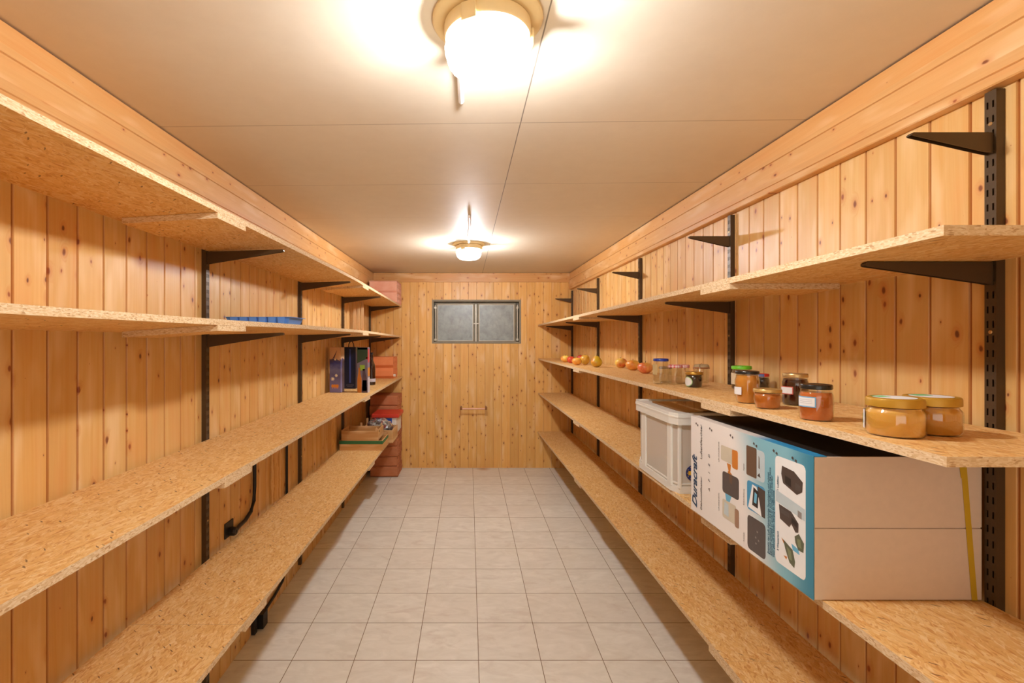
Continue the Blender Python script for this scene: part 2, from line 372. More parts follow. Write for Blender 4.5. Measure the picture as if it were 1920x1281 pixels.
# window
M['win_grey'] = plain('weathered_grey_paint', (140, 130, 108), .6, .0, 0, .25, 12)
M['win_light'] = plain('bare_metal_edge', (200, 192, 172), .45, .3, 0, .2, 20)
def pane_mat():
    m = N('dusty_mesh_glass'); co = m.coord(); n = m.noise(co, 9, 5, .65)[0]; o = m.sep(co)
    gx = m.math('ABSOLUTE', m.math('SINE', m.math('MULTIPLY', o[0], 620.0))); gz = m.math('ABSOLUTE', m.math('SINE', m.math('MULTIPLY', o[2], 620.0)))
    c = m.mix(m.mr(n, .3, .72), lin((138, 146, 142)), lin((174, 182, 176))); g = m.math('MULTIPLY', m.math('MAXIMUM', gx, gz), .18)
    s = m.noise(m.comb(m.math('MULTIPLY', o[0], 22.0), m.math('MULTIPLY', o[2], 14.0), 0.0), 1, 3)[0]
    c = m.mix(m.math('MULTIPLY', m.mr(s, .5, .75), .45), c, lin((120, 120, 110))); c = m.mix(g, c, lin((112, 114, 110)))
    m.col(c); m.set(Roughness=.35); return m.m
M['pane'] = pane_mat()
b = MB(); t = .022; yb = D+.085
for x0, x1, z0, z1 in ((WX0, WX0+t, WZ0, WZ1), (WX1-t, WX1, WZ0, WZ1), (WX0+t, WX1-t, WZ0, WZ0+t), (WX0+t, WX1-t, WZ1-t, WZ1)): b.box(x0, x1, D-.004, yb, z0, z1)
b.box(WX0, WX1, yb, yb+.02, WZ0, WZ1)
win = struct(b.build('window_1', M['win_grey'], bevel=.002))
def sash(x0, x1, z0, z1, hx):
    b = MB(); f = .026; y0, y1 = D+.035, D+.062
    for q in ((x0-f, x0, z0-f, z1+f), (x1, x1+f, z0-f, z1+f), (x0, x1, z0-f, z0), (x0, x1, z1, z1+f)): b.box(q[0], q[1], y0, y1, q[2], q[3])
    s = b.build('sash', M['win_grey'], win, bevel=.002)
    b = MB(); e = .006
    for q in ((x0-e, x0, z0-e, z1+e), (x1, x1+e, z0-e, z1+e), (x0, x1, z0-e, z0), (x0, x1, z1, z1+e)): b.box(q[0], q[1], y0-.004, y0+.001, q[2], q[3])
    b.build('bead', M['win_light'], s)
    b = MB(); b.box(x0, x1, y0+.008, y0+.013, z0, z1); b.build('pane', M['pane'], s)
    b = MB(); b.tube([(hx, y0-.012, z0), (hx, y0-.012, z1)], .0075, 8)
    for z in (z0+.01, z1-.03): b.box(hx-.014, hx+.014, y0-.02, y0, z-.012, z+.012)
    b.build('hinge', M['win_light'], s)
sash(-.364, .044, E+.012, E+.430, -.394); sash(.127, .529, E+.012, E+.430, .572)
b = MB(); b.box(.076, .092, D+.02, D+.05, E, E+.44); b.box(.055, .115, D+.008, D+.02, E+.205, E+.217); b.box(.079, .089, D+.004, D+.014, E+.10, E+.212)
b.build('latch', M['win_light'], win, bevel=.001)

# ------------------------------------------------------------------ shelves
TH = .018
JN, JF = 1.58, 3.64
ordn = ['the end nearest the camera', 'its second', 'its third', 'its fourth', 'the far end']
class Shelf:
    def __init__(s, side, y0, y1, xf, zft, zbk, cleats, label):
        s.side = side; s.xw = XL+.021 if side < 0 else XR-.021
        s.xf = xf; s.zft = zft; s.zbk = zbk
        base = (side*.8, y0, E+interp(zft, y0)-TH)
        s.o = thing('wall_shelf', base, label, 'shelf', 'particle board wall shelves')
        joints = [y0] + [j for j in (JN, JF) if y0 < j < y1] + [y1]
        for a, b_ in zip(joints, joints[1:]):
            ys = [a+.0004]+[a+(b_-a)*k/6 for k in range(1, 6)]+[b_-.0004]; s.slab(ys, 0, base, 'board', [M['osb'], M['osb_edge']])
        for a, b_ in cleats: s.slab([a, (a+b_)/2, b_], TH, base, 'joint_cleat', [M['osb'], M['osb_edge']], inset=.0)
    def z(s, x, y):
        f, w = interp(s.zft, y), interp(s.zbk, y); xf = interp(s.xf, y)*s.side
        return E+f+(w-f)*(x-xf)/(s.xw-xf)
    def slab(s, ys, drop, base, name, mats, inset=0):
        b = MB(); R = []
        for y in ys:
            xf = interp(s.xf, y)*s.side; xb = s.xw - (s.side*.03 if drop else 0)
            zt = s.z(xf, y)-drop; zb = s.z(xb, y)-drop
            if drop: zt -= .0004; zb -= .0004
            R.append([(xf, y, zt), (xb, y, zb), (xb, y, zb-TH), (xf, y, zt-TH)])
        for p, q in zip(R, R[1:]):
            b.quad([p[0], p[1], q[1], q[0]], 0); b.quad([p[2], p[3], q[3], q[2]], 0)
            b.quad([p[1], p[2], q[2], q[1]], 1); b.quad([p[3], p[0], q[0], q[3]], 1)
        b.quad(R[0], 1); b.quad(R[-1], 1)
        b.build(name, mats, s.o, off=base)
cl = [(1.50, 1.69), (3.56, 3.76)]
L1 = Shelf(-1, -.45, 5.60, [(0, .785), (5.6, .785)], [(.8, .4155), (1.4, .421), (3.15, .4406), (5.5, .42)], [(1.0, .403), (2.04, .403), (3.19, .412), (5.46, .416)], cl, 'topmost particle board shelf on the left wall, below the ceiling trim')
L2 = Shelf(-1, -.45, 5.60, [(0, .785), (5.6, .785)], [(.8, .0647), (1.6, .0706), (2.1, .078), (3.68, .083), (5.5, .065)], [(1.0, .046), (2.04, .048), (3.19, .063), (5.46, .058)], cl, 'second shelf down on the left wall, carrying the blue tray')
L3 = Shelf(-1, -.45, 5.63, [(.8, .76), (5.6, .78)], [(.8, -.428), (1.65, -.422), (3.5, -.413), (5.63, -.409)], [(.8, -.428), (2.04, -.420), (3.19, -.403), (5.6, -.405)], cl, 'third shelf down on the left wall, carrying the tall gift boxes')
L4 = Shelf(-1, -.45, 5.20, [(0, .745), (5.6, .745)], [(0, -.932), (5.6, -.932)], [(0, -.932), (5.6, -.932)], [(1.60, 1.77), (3.6, 3.8)], 'lowest shelf on the left wall, carrying the wooden crates')
R1 = Shelf(1, .823, 5.63, [(0, .8145), (5.6, .817)], [(0, .2), (5.6, .2)], [(0, .2), (5.6, .2)], cl, 'topmost shelf on the right wall, standing empty')
R2 = Shelf(1, .82, 5.63, [(0, .817), (5.6, .817)], [(0, -.197), (5.6, -.197)], [(0, -.197), (5.6, -.197)], cl, 'second shelf down on the right wall, carrying fruit and jam jars')
R3 = Shelf(1, .82, 5.63, [(0, .817), (5.6, .817)], [(0, -.598), (5.6, -.602)], [(0, -.6), (5.6, -.6)], cl, 'third shelf down on the right wall, carrying the big printed carton')
R4 = Shelf(1, .82, 5.63, [(.8, .853), (5.6, .808)], [(0, -1.052), (5.6, -1.055)], [(0, -1.052), (5.6, -1.055)], cl, 'lowest empty shelf on the right wall, close above the floor')

# uprights: perforated U channel, slots cut through the face
def upright_mesh(parent_name):
    b = MB(); z0, z1 = 0.0, 2.03; cols = [0, .0045, .0085, .0165, .0205, .025]; p = .0334
    rows = []; z = .02
    while z < z1-.02: rows.append((z, z+.016)); z += p
    def front(ya, yb, za, zb): b.box(-.0012, 0, ya-.0125, yb-.0125, za, zb)
    front(cols[0], cols[1], z0, z1); front(cols[2], cols[3], z0, z1); front(cols[4], cols[5], z0, z1)
    for ca, cb in ((1, 2), (3, 4)):
        prev = z0
        for ra, rb in rows: front(cols[ca], cols[cb], prev, ra); prev = rb
        front(cols[ca], cols[cb], prev, z1)
    b.box(-.02, -.0012, -.0125, -.0110, z0, z1); b.box(-.02, -.0012, .0110, .0125, z0, z1)
    return b
UB = upright_mesh('u')
u0 = UB.build('channel', M['metal'])
bb = MB()
for z in (1.96, 1.35, .72, .1): bb.lathe([(.0045, 0), (.004, .0015), (.001, .002)], 12)
scs = []
for z in (1.955, 1.48, .72, .1):
    sc = MB(); n = 12; k = 0
    sc.v += [(.0002, .0045*cos(2*pi*i/n), z+.0045*sin(2*pi*i/n)) for i in range(n)] + [(.0016, .003*cos(2*pi*i/n), z+.003*sin(2*pi*i/n)) for i in range(n)]
    sc.f += [(k+i, k+(i+1) % n, k+n+(i+1) % n, k+n+i) for i in range(n)] + [tuple(k+n+i for i in range(n))]; sc.m += [0]*(n+1)
    scs.append(sc.build('screw', M['screw']))
first = [True]
RY = [1.095, 2.195, 3.36, 4.455, 5.575]; LY = [2.05, 3.20, 4.29, 5.46]
rname = ['nearest the camera', 'second from the camera', 'third from the camera', 'fourth from the camera', 'in the far corner']
lname = ['nearest the camera', 'second from the camera', 'third from the camera', 'in the far corner']
def upright(side, y, label, top):
    xw = XL if side < 0 else XR
    t = thing('shelf_upright', (xw-side*.0203, y, top-2.03), label, 'shelf upright', 'slotted metal shelf uprights')
    t.rotation_euler = (0, 0, pi if side > 0 else 0)
    ch = None
    for src in [u0]+scs:
        c = src if first[0] else src.copy()
        if not first[0]: C.objects.link(c)
        c.parent = ch or t
        ch = ch or c
    first[0] = False
for y, nm in zip(RY, rname): upright(1, y, 'dark slotted metal upright on the right wall, ' + nm, E+.571+.0045*(y-1))
for y, nm in zip(LY, lname): upright(-1, y, 'dark slotted metal upright on the left wall, ' + nm, E+.545)
def bracket_mesh(L, h, tip, rise):
    b = MB(); w = .0065
    top = lambda x: rise*x/L
    prof = [(0, 0), (L-.004, top(L)), (L, top(L)-.003), (L, top(L)-tip+.002), (L-.004, top(L)-tip), (.02, -h*.93), (0, -h)]
    for s in (-1, 1):
        b.prism([(p[0], p[1]) for p in prof], 'y', s*w-.0007, s*w+.0007)
    b.quad([(0, -w, 0), (L-.004, -w, top(L)), (L-.004, w, top(L)), (0, w, 0)])
    b.quad([(0, -w, -.0015), (L-.004, -w, top(L)-.0015), (L-.004, w, top(L)-.0015), (0, w, -.0015)])
    b.quad([(L, -w, top(L)-.003), (L, w, top(L)-.003), (L, w, top(L)-tip+.002), (L, -w, top(L)-tip+.002)])
    b.box(-.006, 0, -.0062, -.0045, -h+.008, -.006); b.box(-.006, 0, .0045, .0062, -h+.008, -.006)
    return b
BM = {'long': bracket_mesh(.29, .052, .010, 0), 'short': bracket_mesh(.185, .048, .008, 0), 'left': bracket_mesh(.325, .052, .010, .010)}
BM = {k: v.build('shelf_bracket', M['metal']) for k, v in BM.items()}
used = set()
def bracket(kind, side, y, z, label):
    o = BM[kind]
    if kind in used: o = o.copy(); C.objects.link(o)
    used.add(kind)
    xw = XL if side < 0 else XR
    o.location = (xw-side*.0206, y, z); o.rotation_euler = (0, 0, pi if side > 0 else 0)
    tag(o, label, 'shelf bracket', 'metal shelf brackets')
for y, nm in zip(RY, rname):
    bracket('short', 1, y, E+.474+.0055*(y-1), 'short bare bracket high on the right wall, ' + nm)
    for sh, sn in ((R1, 'topmost'), (R2, 'second'), (R3, 'third'), (R4, 'lowest')):
        bracket('long', 1, y, sh.z(XR-.02, y)-TH-.0015, 'dark metal bracket under the %s right wall shelf, %s' % (sn, nm))
for y, nm in zip(LY, lname):
    for sh, sn in ((L1, 'topmost'), (L2, 'second'), (L3, 'third'), (L4, 'lowest')):
        if sh is L4 and y > 5.2: continue
        bracket('left' if sh in (L1, L2) else 'long', -1, y, sh.z(XL+.02, y)-TH-.0015-(.001 if sh in (L1, L2) else 0), 'dark metal bracket under the %s left wall shelf, %s' % (sn, nm))

# ------------------------------------------------------------------ ceiling lamps
def lamp(x, y, label, cable, bulb_mat='bulb'):
    zt = zc(y); t = thing('ceiling_lamp', (x, y, zt), label, 'lamp', 'round bulkhead lamps')
    b = MB(); b.lathe([(.132, 0), (.132, -.006), (.126, -.012), (.10, -.016)], 48); b.build('base_plate', M['cream'], t, smooth=True)
    b = MB(); b.lathe([(.100, -.016), (.104, -.018), (.104, -.044), (.101, -.048), (.090, -.048)], 48); b.build('collar', M['cream'], t, smooth=True)
    for a in (.6, 2.7, 4.8):
        b = MB(); b.box(-.018, .018, .103, .110, -.062, -.022); o = b.build('clip', M['cream'], t, bevel=.002); o.rotation_euler = (0, 0, a)
    b = MB(); prof = [(.088, -.046), (.098, -.052), (.102, -.064), (.100, -.086), (.092, -.108), (.078, -.120), (.060, -.127), (.03, -.130), (.001, -.131)]
    n = 72; k = 0
    for r, z in prof:
        for i in range(n):
            rr = r*(1+(.012*cos(24*2*pi*i/n) if .06 < r else 0)); b.v.append((rr*cos(2*pi*i/n), rr*sin(2*pi*i/n), z))
    for j in range(len(prof)-1):
        for i in range(n): a = j*n+i; c = j*n+(i+1) % n; b.f.append((a, c, c+n, a+n)); b.m.append(0)
    b.build('glass_globe', M['globe'], t, smooth=True)
    b = MB(); b.lathe([(.016, -.018), (.018, -.045), (.034, -.056), (.043, -.072), (.044, -.086), (.038, -.102), (.024, -.113), (.001, -.118)], 24); b.build('light_bulb', M[bulb_mat], t, smooth=True)
    b = MB(); b.tube([(p[0]-x, p[1]-y, zc(p[1])-.010-zt) for p in cable], .010, 8); b.build('cable', M['cable_grey'], t)
lamp(.045, 1.154, 'large round bulkhead lamp on the ceiling, nearest the camera', [(-.03, 1.27, 0), (-.025, 1.38, 0), (-.024, 1.53, 0)])
lamp(0, 3.9, 'small looking round bulkhead lamp on the ceiling near the far wall', [(.002, 3.79, 0), (-.004, 3.6, 0), (.006, 3.3, 0), (.004, 3.1, 0), (.002, 2.98, 0)], 'bulb_far')

# ------------------------------------------------------------------ jars on the right wall's second shelf
def clear_filled(name, rgb, rough=.08, sss=.35): return plain(name, rgb, rough, 0, .6, .12, 22, sss)
M['gold'] = plain('gold_lid', (186, 140, 40), .42, .25)
M['paper'] = plain('paper_label', (226, 224, 220), .7)
M['green_label'] = plain('green_print', (96, 190, 110), .6)
M['blue_line'] = plain('blue_print', (110, 170, 206), .6)
M['red_line'] = plain('red_print', (200, 84, 66), .6)
M['ink'] = plain('ink_print', (170, 168, 172), .7)
def gingham():
    m = N('gingham_lid'); o = m.sep(m.coord()); q = []
    for ax in (0, 1): q.append(m.math('GREATER_THAN', m.math('FRACT', m.math('MULTIPLY', o[ax], 90.0)), .5))
    q.append(m.math('GREATER_THAN', m.math('FRACT', m.math('MULTIPLY', o[2], 110.0)), .5))
    s = m.math('DIVIDE', m.math('ADD', q[0], m.math('ADD', q[1], q[2])), 3.0); m.col(m.mix(s, lin((240, 222, 212)), lin((206, 40, 56)))); m.set(Roughness=.45); return m.m
M['gingham'] = gingham()
def jar(x, y, r, h, lid_mat, fill, label, lid_h=.014, lid_r=None, neck=.9, fill_to=.84, cat='jar', dome=0.0, name='jam_jar', shelf=R2, group='glass jars on the shelf', taper=1.0):
    z = shelf.z(x, y); lid_r = lid_r or r*.93; hb = h-lid_h
    t = thing(name, (x, y, z), label, cat, group)
    nk = min(r*neck, lid_r*.97); zs = hb*.86
    prof = [(r*.80*taper, 0), (r*.93*taper, .0015), (r*taper, .007), (r, zs*.8), (r*.985, zs*.93), (r*.94, zs), (nk, zs+(hb-zs)*.45), (nk, hb+lid_h*.6)]
    b = MB(); b.lathe(prof, 40, cap1=False); b.build('glass_body', M['glass'], t, smooth=True)
    if fill:
        top = hb*fill_to; pr = []
        for rr, zz in prof:
            if zz < top: pr.append((rr-.0018, zz+.0016))
        pr.append((interp([(q[1], q[0]) for q in prof], top)-.0018, top)); pr.append((.001, top+.0003))
        b = MB(); b.lathe(pr, 40); b.build('contents', fill, t, smooth=True)
    b = MB(); lp = [(lid_r*.97, hb), (lid_r, hb+.001), (lid_r, hb+lid_h*.72), (lid_r*.97, hb+lid_h*.92), (lid_r*.90, hb+lid_h), (lid_r*.84, hb+lid_h), (lid_r*.80, hb+lid_h-.001), (.001, hb+lid_h-.001+dome)]
    b.lathe(lp, 40); b.build('lid', lid_mat, t, smooth=True)
    return t
def jar_label(t, r, a0, a1, z0, z1, mat, name='paper_label', off=.0007, rnd=False):
    """curved sticker; angles in degrees seen from above, -90 faces the camera"""
    b = MB(); n = 10
    if rnd:
        am, zm, ra, rz = math.radians((a0+a1)/2), (z0+z1)/2, math.radians((a1-a0)/2), (z1-z0)/2; N_ = 24
        ring = [((r+off)*cos(am+ra*cos(2*pi*i/N_)), (r+off)*sin(am+ra*cos(2*pi*i/N_)), zm+rz*sin(2*pi*i/N_)) for i in range(N_)]
        ce = ((r+off)*cos(am), (r+off)*sin(am), zm)
        for i in range(N_): b.quad([ring[i], ring[(i+1) % N_], ce])
    else:
        for i in range(n):
            p = math.radians(a0+(a1-a0)*i/n); q = math.radians(a0+(a1-a0)*(i+1)/n); R_ = r+off
            b.quad([(R_*cos(p), R_*sin(p), z0), (R_*cos(q), R_*sin(q), z0), (R_*cos(q), R_*sin(q), z1), (R_*cos(p), R_*sin(p), z1)])
    return b.build(name, mat, part(t, 'glass_body'))
honey = clear_filled('creamy_honey', (232, 176, 82)); honey2 = clear_filled('darker_honey', (210, 146, 48))
j = jar(.895, 1.009, .050, .080, M['gold'], honey, 'squat honey jar with gold lid, nearest the shelf edge, label at its left', lid_h=.019, lid_r=.0485, neck=.88, fill_to=.97, name='honey_jar')
jar_label(j, .050, 92, 158, .012, .052, M['paper'], off=.0010); jar_label(j, .050, 104, 146, .020, .042, M['green_label'], 'green_stamp', off=.0016)
b = MB(); b.lathe([(.036, .0796), (.036, .0800)], 32); b.build('lid_seal', M['paper'], part(j, 'lid')); b = MB(); b.box(-.030, -.004, .004, .026, .0801, .0804); b.build('green_stamp', M['green_label'], part(j, 'lid'))
j = jar(.994, 1.032, .050, .080, M['gold'], honey2, 'squat honey jar with gold lid, standing behind to the right of its twin', lid_h=.019, lid_r=.0485, neck=.88, fill_to=.97, name='honey_jar')
b = MB(); b.lathe([(.036, .0796), (.036, .0800)], 32); b.build('lid_seal', M['paper'], part(j, 'lid')); b = MB(); b.box(-.024, .010, .006, .028, .0801, .0804); b.build('green_stamp', M['green_label'], part(j, 'lid'))
blacklid = plain('black_lid', (34, 32, 28), .3, .2, .3)
j = jar(.874, 1.208, .0365, .090, blacklid, clear_filled('apricot_jelly', (204, 108, 48)), 'orange jelly jar with black lid and blue edged label', lid_h=.012, lid_r=.0345, fill_to=.9)
jar_label(j, .0365, 160, 234, .034, .060, M['blue_line'], 'label_border'); jar_label(j, .0365, 164, 230, .0365, .0575, M['paper'], off=.0011)
for k, (q0, q1) in enumerate(((.052, .0528), (.0475, .0483), (.043, .0438))): jar_label(j, .0365, 172, 222, q0, q1, M['ink'], 'writing', .0014)
j = jar(1.018, 1.497, .0365, .098, plain('brass_lid', (206, 176, 120), .3, .7), clear_filled('dark_berry_jam', (54, 10, 10)), 'dark berry jam jar with brass lid and red edged label', lid_h=.012, lid_r=.034, fill_to=.93)
jar_label(j, .0365, 154, 228, .034, .058, M['red_line'], 'label_border'); jar_label(j, .0365, 158, 224, .0365, .0555, M['paper'], off=.0011)
jar(.881, 1.416, .036, .058, plain('worn_gold_lid', (206, 172, 104), .35, .6), clear_filled('amber_marmalade', (196, 112, 40)), 'small low jar of amber marmalade with pale gold lid', lid_h=.010, lid_r=.037, neck=.98, fill_to=.93, taper=.9)
j = jar(.893, 1.540, .0355, .103, blacklid, clear_filled('apple_jelly', (212, 142, 56)), 'tall amber jelly jar with black lid and plain square sticker', lid_h=.010, lid_r=.0345, fill_to=.96, taper=.86)
jar_label(j, .0355, 158, 214, .028, .052, M['paper'])
j = jar(1.122, 1.975, .037, .097, plain('lime_green_lid', (110, 200, 40), .4), clear_filled('brown_sauce', (60, 28, 16)), 'jar with lime green lid behind the tall amber jar', lid_h=.014, lid_r=.0375, fill_to=.93)
jar_label(j, .037, 150, 300, .022, .068, plain('cream_wrap', (222, 206, 170), .6))
redblue = plain('red_lid', (196, 44, 30), .4)
j = jar(1.139, 1.872, .030, .072, redblue, clear_filled('black_jam', (26, 12, 10)), 'small black jam jar with red and blue lid behind the marmalade', lid_h=.011, lid_r=.0285, fill_to=.95)
jar_label(j, .0285, 190, 262, .0615, .0715, plain('blue_lid_print', (84, 100, 150), .5), 'lid_print')
j = jar(.973, 2.073, .0345, .066, plain('ochre_lid', (182, 138, 52), .35, .6), clear_filled('blackcurrant_jam', (40, 20, 18)), 'small dark jam jar with ochre lid and oval green label', lid_h=.011, lid_r=.036, neck=.97, fill_to=.96, dome=.003, taper=.92)
jar_label(j, .0345, 160, 236, .004, .046, plain('green_rim', (150, 190, 120), .6), 'label_rim', rnd=True); jar_label(j, .0345, 164, 231, .007, .043, M['paper'], off=.0011, rnd=True)
j = jar(.889, 2.222, .0345, .118, plain('blue_lid', (34, 52, 140), .4), None, 'tall empty glass jar with blue lid beside the last apple', lid_h=.012, lid_r=.0335, name='empty_jar')
jar_label(j, .0345, 158, 222, .045, .092, plain('pale_print', (196, 170, 118), .6))
jar(.948, 2.205, .0300, .090, M['gingham'], None, 'front clear jar with red and white checked lid', lid_h=.013, lid_r=.030, name='empty_jar')
jar(1.000, 2.245, .0300, .088, M['gingham'], None, 'rear clear jar with red and white checked lid', lid_h=.013, lid_r=.030, name='empty_jar')
jar(.955, 2.330, .0300, .075, plain('clear_lid', (176, 160, 130), .2, .3), None, 'low clear jar with glass lid behind the blue lidded jar', lid_h=.010, lid_r=.031, name='empty_jar')
# clip top jar
x, y = 1.105, 2.28; z = R2.z(x, y); j = thing('clip_top_jar', (x, y, z), 'clear clip top jar with wire clasp behind the ochre lidded jar', 'jar', 'glass jars on the shelf')
b = MB(); b.lathe([(.026, 0), (.032, .005), (.034, .05), (.034, .066), (.030, .072)], 36, cap1=False); b.build('glass_body', M['glass'], j, smooth=True)
b = MB(); b.lathe([(.031, .073), (.034, .075), (.034, .082), (.028, .088), (.001, .091)], 36); b.build('lid', plain('cloudy_glass_lid', (190, 170, 130), .15, 0, .5), j, smooth=True)
b = MB(); b.tube([(.036*cos(a), .036*sin(a), .070) for a in [2*pi*i/24 for i in range(25)]], .0012, 6)
b.tube([(-.030, -.024, .070), (-.036, -.030, .058), (-.031, -.036, .048), (-.024, -.034, .058), (-.022, -.028, .086), (0, 0, .0925)], .0015, 6); b.build('wire_clasp', plain('wire', (190, 180, 165), .25, .9), j)
b = MB(); b.tube([(.034*cos(a), .034*sin(a), .0725) for a in [2*pi*i/24 for i in range(25)]], .0016, 6); b.build('rubber_seal', plain('rubber_orange', (190, 92, 40), .6), j)

# ------------------------------------------------------------------ fruit
def apple_mat(name, base, blush, amt):
    m = N(name); co = m.coord(); o = m.sep(co); n = m.noise(co, 22, 3)[0]
    f = m.math('ADD', m.math('MULTIPLY', o[0], -9.0), m.math('MULTIPLY', n, 1.5)); f = m.mr(f, .95-amt, 1.45-amt, 0.0, 1.0)
    st = m.noise(m.comb(m.math('MULTIPLY', o[0], 260.0), m.math('MULTIPLY', o[1], 260.0), m.math('MULTIPLY', o[2], 14.0)), 1, 1)[0]
    c = m.mix(m.math('MULTIPLY', f, m.mr(st, .3, .6, .55, 1.0)), lin(base), lin(blush)); m.col(c); m.set(Roughness=.33, Coat_Weight=.25, Subsurface_Weight=.08)
    m.b.inputs['Subsurface Radius'].default_value = (.01, .006, .003); return m.m
M['stem'] = plain('stem_brown', (74, 50, 26), .8)
def apple(x, y, r, h, base, blush, amt, label, rz=0, lumpy=0.0, name='apple', pear=False):
    z = R2.z(x, y); t = thing(name, (x, y, z), label, 'pear' if pear else 'apple', 'fruit on the shelf', rz)
    prof = []
    for i in range(15):
        a = -pi/2+pi*i/14; rr = r*cos(a)**.82 if abs(a) < pi/2-.01 else .001; zz = h/2+h/2*sin(a)
        if pear: k = (zz/h); rr *= (1.0 if k < .45 else 1-.42*(k-.45)/.55)
        else: rr *= (1.0+.07*sin(a))
        prof.append((max(rr, .001), zz))
    if not pear:
        prof = prof[:-2]+[(r*.34, h*.985), (r*.18, h*.93), (.001, h*.86)]
        prof = [(.001, h*.07), (r*.18, h*.03), (r*.34, 0.0)]+[p for p in prof[2:]]
    b = MB(); n = 32
    for rr, zz in prof:
        for i in range(n):
            a = 2*pi*i/n; q = 1+.025*cos(5*a)*(zz/h)+lumpy*sin(2*a+zz*40); b.v.append((rr*q*cos(a), rr*q*sin(a), zz))
    for jn in range(len(prof)-1):
        for i in range(n): a = jn*n+i; c = jn*n+(i+1) % n; b.f.append((a, c, c+n, a+n)); b.m.append(0)
    o = b.build('flesh', apple_mat(name+'_skin', base, blush, amt), t, smooth=True)
    b = MB(); zz = h*.86 if not pear else h*.985; b.tube([(0, 0, zz), (.002, .001, zz+.010), (.005, .002, zz+.018)], .0014, 6); b.build('stem', M['stem'], t)
Yl, Or, Rd = (240, 200, 90), (236, 146, 66), (204, 60, 44)
apple(.915, 4.55, .043, .066, Yl, Or, .35, 'yellow orange apple at the far end of the row', 0)
apple(.930, 4.37, .036, .062, (226, 120, 60), Rd, .9, 'red orange apple second from the far end', .4)
apple(1.03, 4.42, .036, .072, (206, 60, 50), Rd, 1.2, 'deep red apple tucked behind the far fruit', 1.4)
apple(.905, 4.02, .041, .062, (238, 176, 70), (224, 140, 60), .3, 'golden apple directly before the ripe pear', .2, .02)
apple(.99, 4.09, .040, .082, (230, 184, 62), (214, 160, 60), .4, 'tall yellow apple behind the golden one', .9, .03)
apple(.982, 3.69, .044, .088, (214, 186, 50), (214, 120, 50), .25, 'large green yellow pear at the front of the far group', .2, .02, 'pear', True)
apple(1.135, 3.58, .044, .073, (242, 200, 92), (206, 74, 36), .42, 'yellow apple with dark red cheek, standing alone', 2.6)
apple(1.120, 3.28, .047, .070, (240, 200, 84), Or, .5, 'wide yellow orange apple second from the jars', .5)
apple(1.088, 2.96, .046, .068, (242, 190, 96), (226, 106, 66), .5, 'red blushed apple right beside the jars', .2)

# ------------------------------------------------------------------ printed carton on the right wall's third shelf
bx0, bx1, by0, by1, bh = .797, 1.1865, 1.109, 1.72, .333
bz = R3.z(.9, 1.4)+.0006
K = thing('carton', ((bx0+bx1)/2, (by0+by1)/2, bz), 'large printed appliance carton with blue and white side, overhanging the shelf', 'box')
K0 = K.location.copy()
M['carton_white'] = plain('white_cardboard', (214, 192, 170), .75, 0, 0, .05, 60)
M['carton_dark'] = plain('dark_printed_top', (34, 29, 26), .4)
b = MB(); b.box(bx0+.001, bx1, by0+.003, by1, bz, bz+bh-.002); b.build('carton_body', M['carton_white'], K, off=K0, bevel=.002)
b = MB(); b.box(bx0+.03, bx1-.001, by0+.004, by1-.001, bz+bh-.002, bz+bh); b.build('top_print', M['carton_dark'], K, off=K0)
for z0, z1, dx in ((0.0, .1655, 0), (.1672, bh-.001, .0)):
    b = MB(); b.box(bx0+.002, bx1-.001, by0, by0+.003, bz+z0+.001, bz+z1); b.build('end_flap', M['carton_white'], K, off=K0, bevel=.001)
def side_print():
    m = N('carton_side_print'); o = m.sep(m.coord()); u = m.math('SUBTRACT', by1-K0.y, o[1]); v = o[2]
    n = m.noise(m.coord(), 6, 2)[0]
    f = m.mr(m.math('ADD', u, m.math('MULTIPLY', m.math('SUBTRACT', v, .16), .35)), .30, .47, 0, 1, True)
    c = m.mix(f, lin((236, 230, 222)), lin((130, 184, 196)))
    g = m.mr(u, .50, .61, 0, 1, True); c = m.mix(g, c, lin((58, 132, 156))); m.col(c); m.set(Roughness=.38); return m.m
b = MB(); b.box(bx0-.0004, bx0+.001, by0, by1, bz, bz+bh); SP = b.build('side_print', side_print(), K, off=K0)
b = MB(); b.box(bx0, bx0+.03, by0, by1, bz+bh-.0018, bz+bh+.0002)
def strip():
    m = N('carton_top_strip'); o = m.sep(m.coord()); u = m.math('SUBTRACT', by1-K0.y, o[1]); m.col(m.mix(m.mr(u, .34, .44, 0, 1, True), lin((212, 202, 192)), lin((44, 132, 176)))); m.set(Roughness=.45); return m.m
b.build('top_strip', strip(), K, off=K0)
P = {k: plain('print_'+k, c, .4) for k, c in dict(beige=(206, 196, 172), orange=(206, 128, 50), dgrey=(84, 76, 72), cyan=(108, 180, 210), brown=(104, 80, 62), bgrey=(76, 64, 58), white=(236, 236, 232), pale=(190, 204, 206), blue=(70, 150, 190), black=(38, 34, 34), tan=(160, 124, 98), green=(128, 136, 100), navy=(26, 66, 98), tblue=(60, 104, 126), grey=(140, 134, 128), olive=(96, 100, 76)).items()}
layer = [0]
art = {}
def shape(mat, pts, lv=1):
    """flat printed shape on the carton side: (u from the far edge, v up) in metres"""
    b = art.setdefault((mat, lv, len(art)), MB()); x = bx0-.0004-.0002*lv
    b.quad([(x, by1-u, bz+v) for u, v in pts])
def rect(mat, u0, v0, u1, v1, lv=1, r=.006, n=3):
    pts = []
    for cx, cy, a0 in ((u1-r, v1-r, 0), (u0+r, v1-r, pi/2), (u0+r, v0+r, pi), (u1-r, v0+r, 1.5*pi)):
        for i in range(n+1): a = a0+pi/2*i/n; pts.append((cx+r*cos(a), cy+r*sin(a)))
    shape(mat, pts, lv)
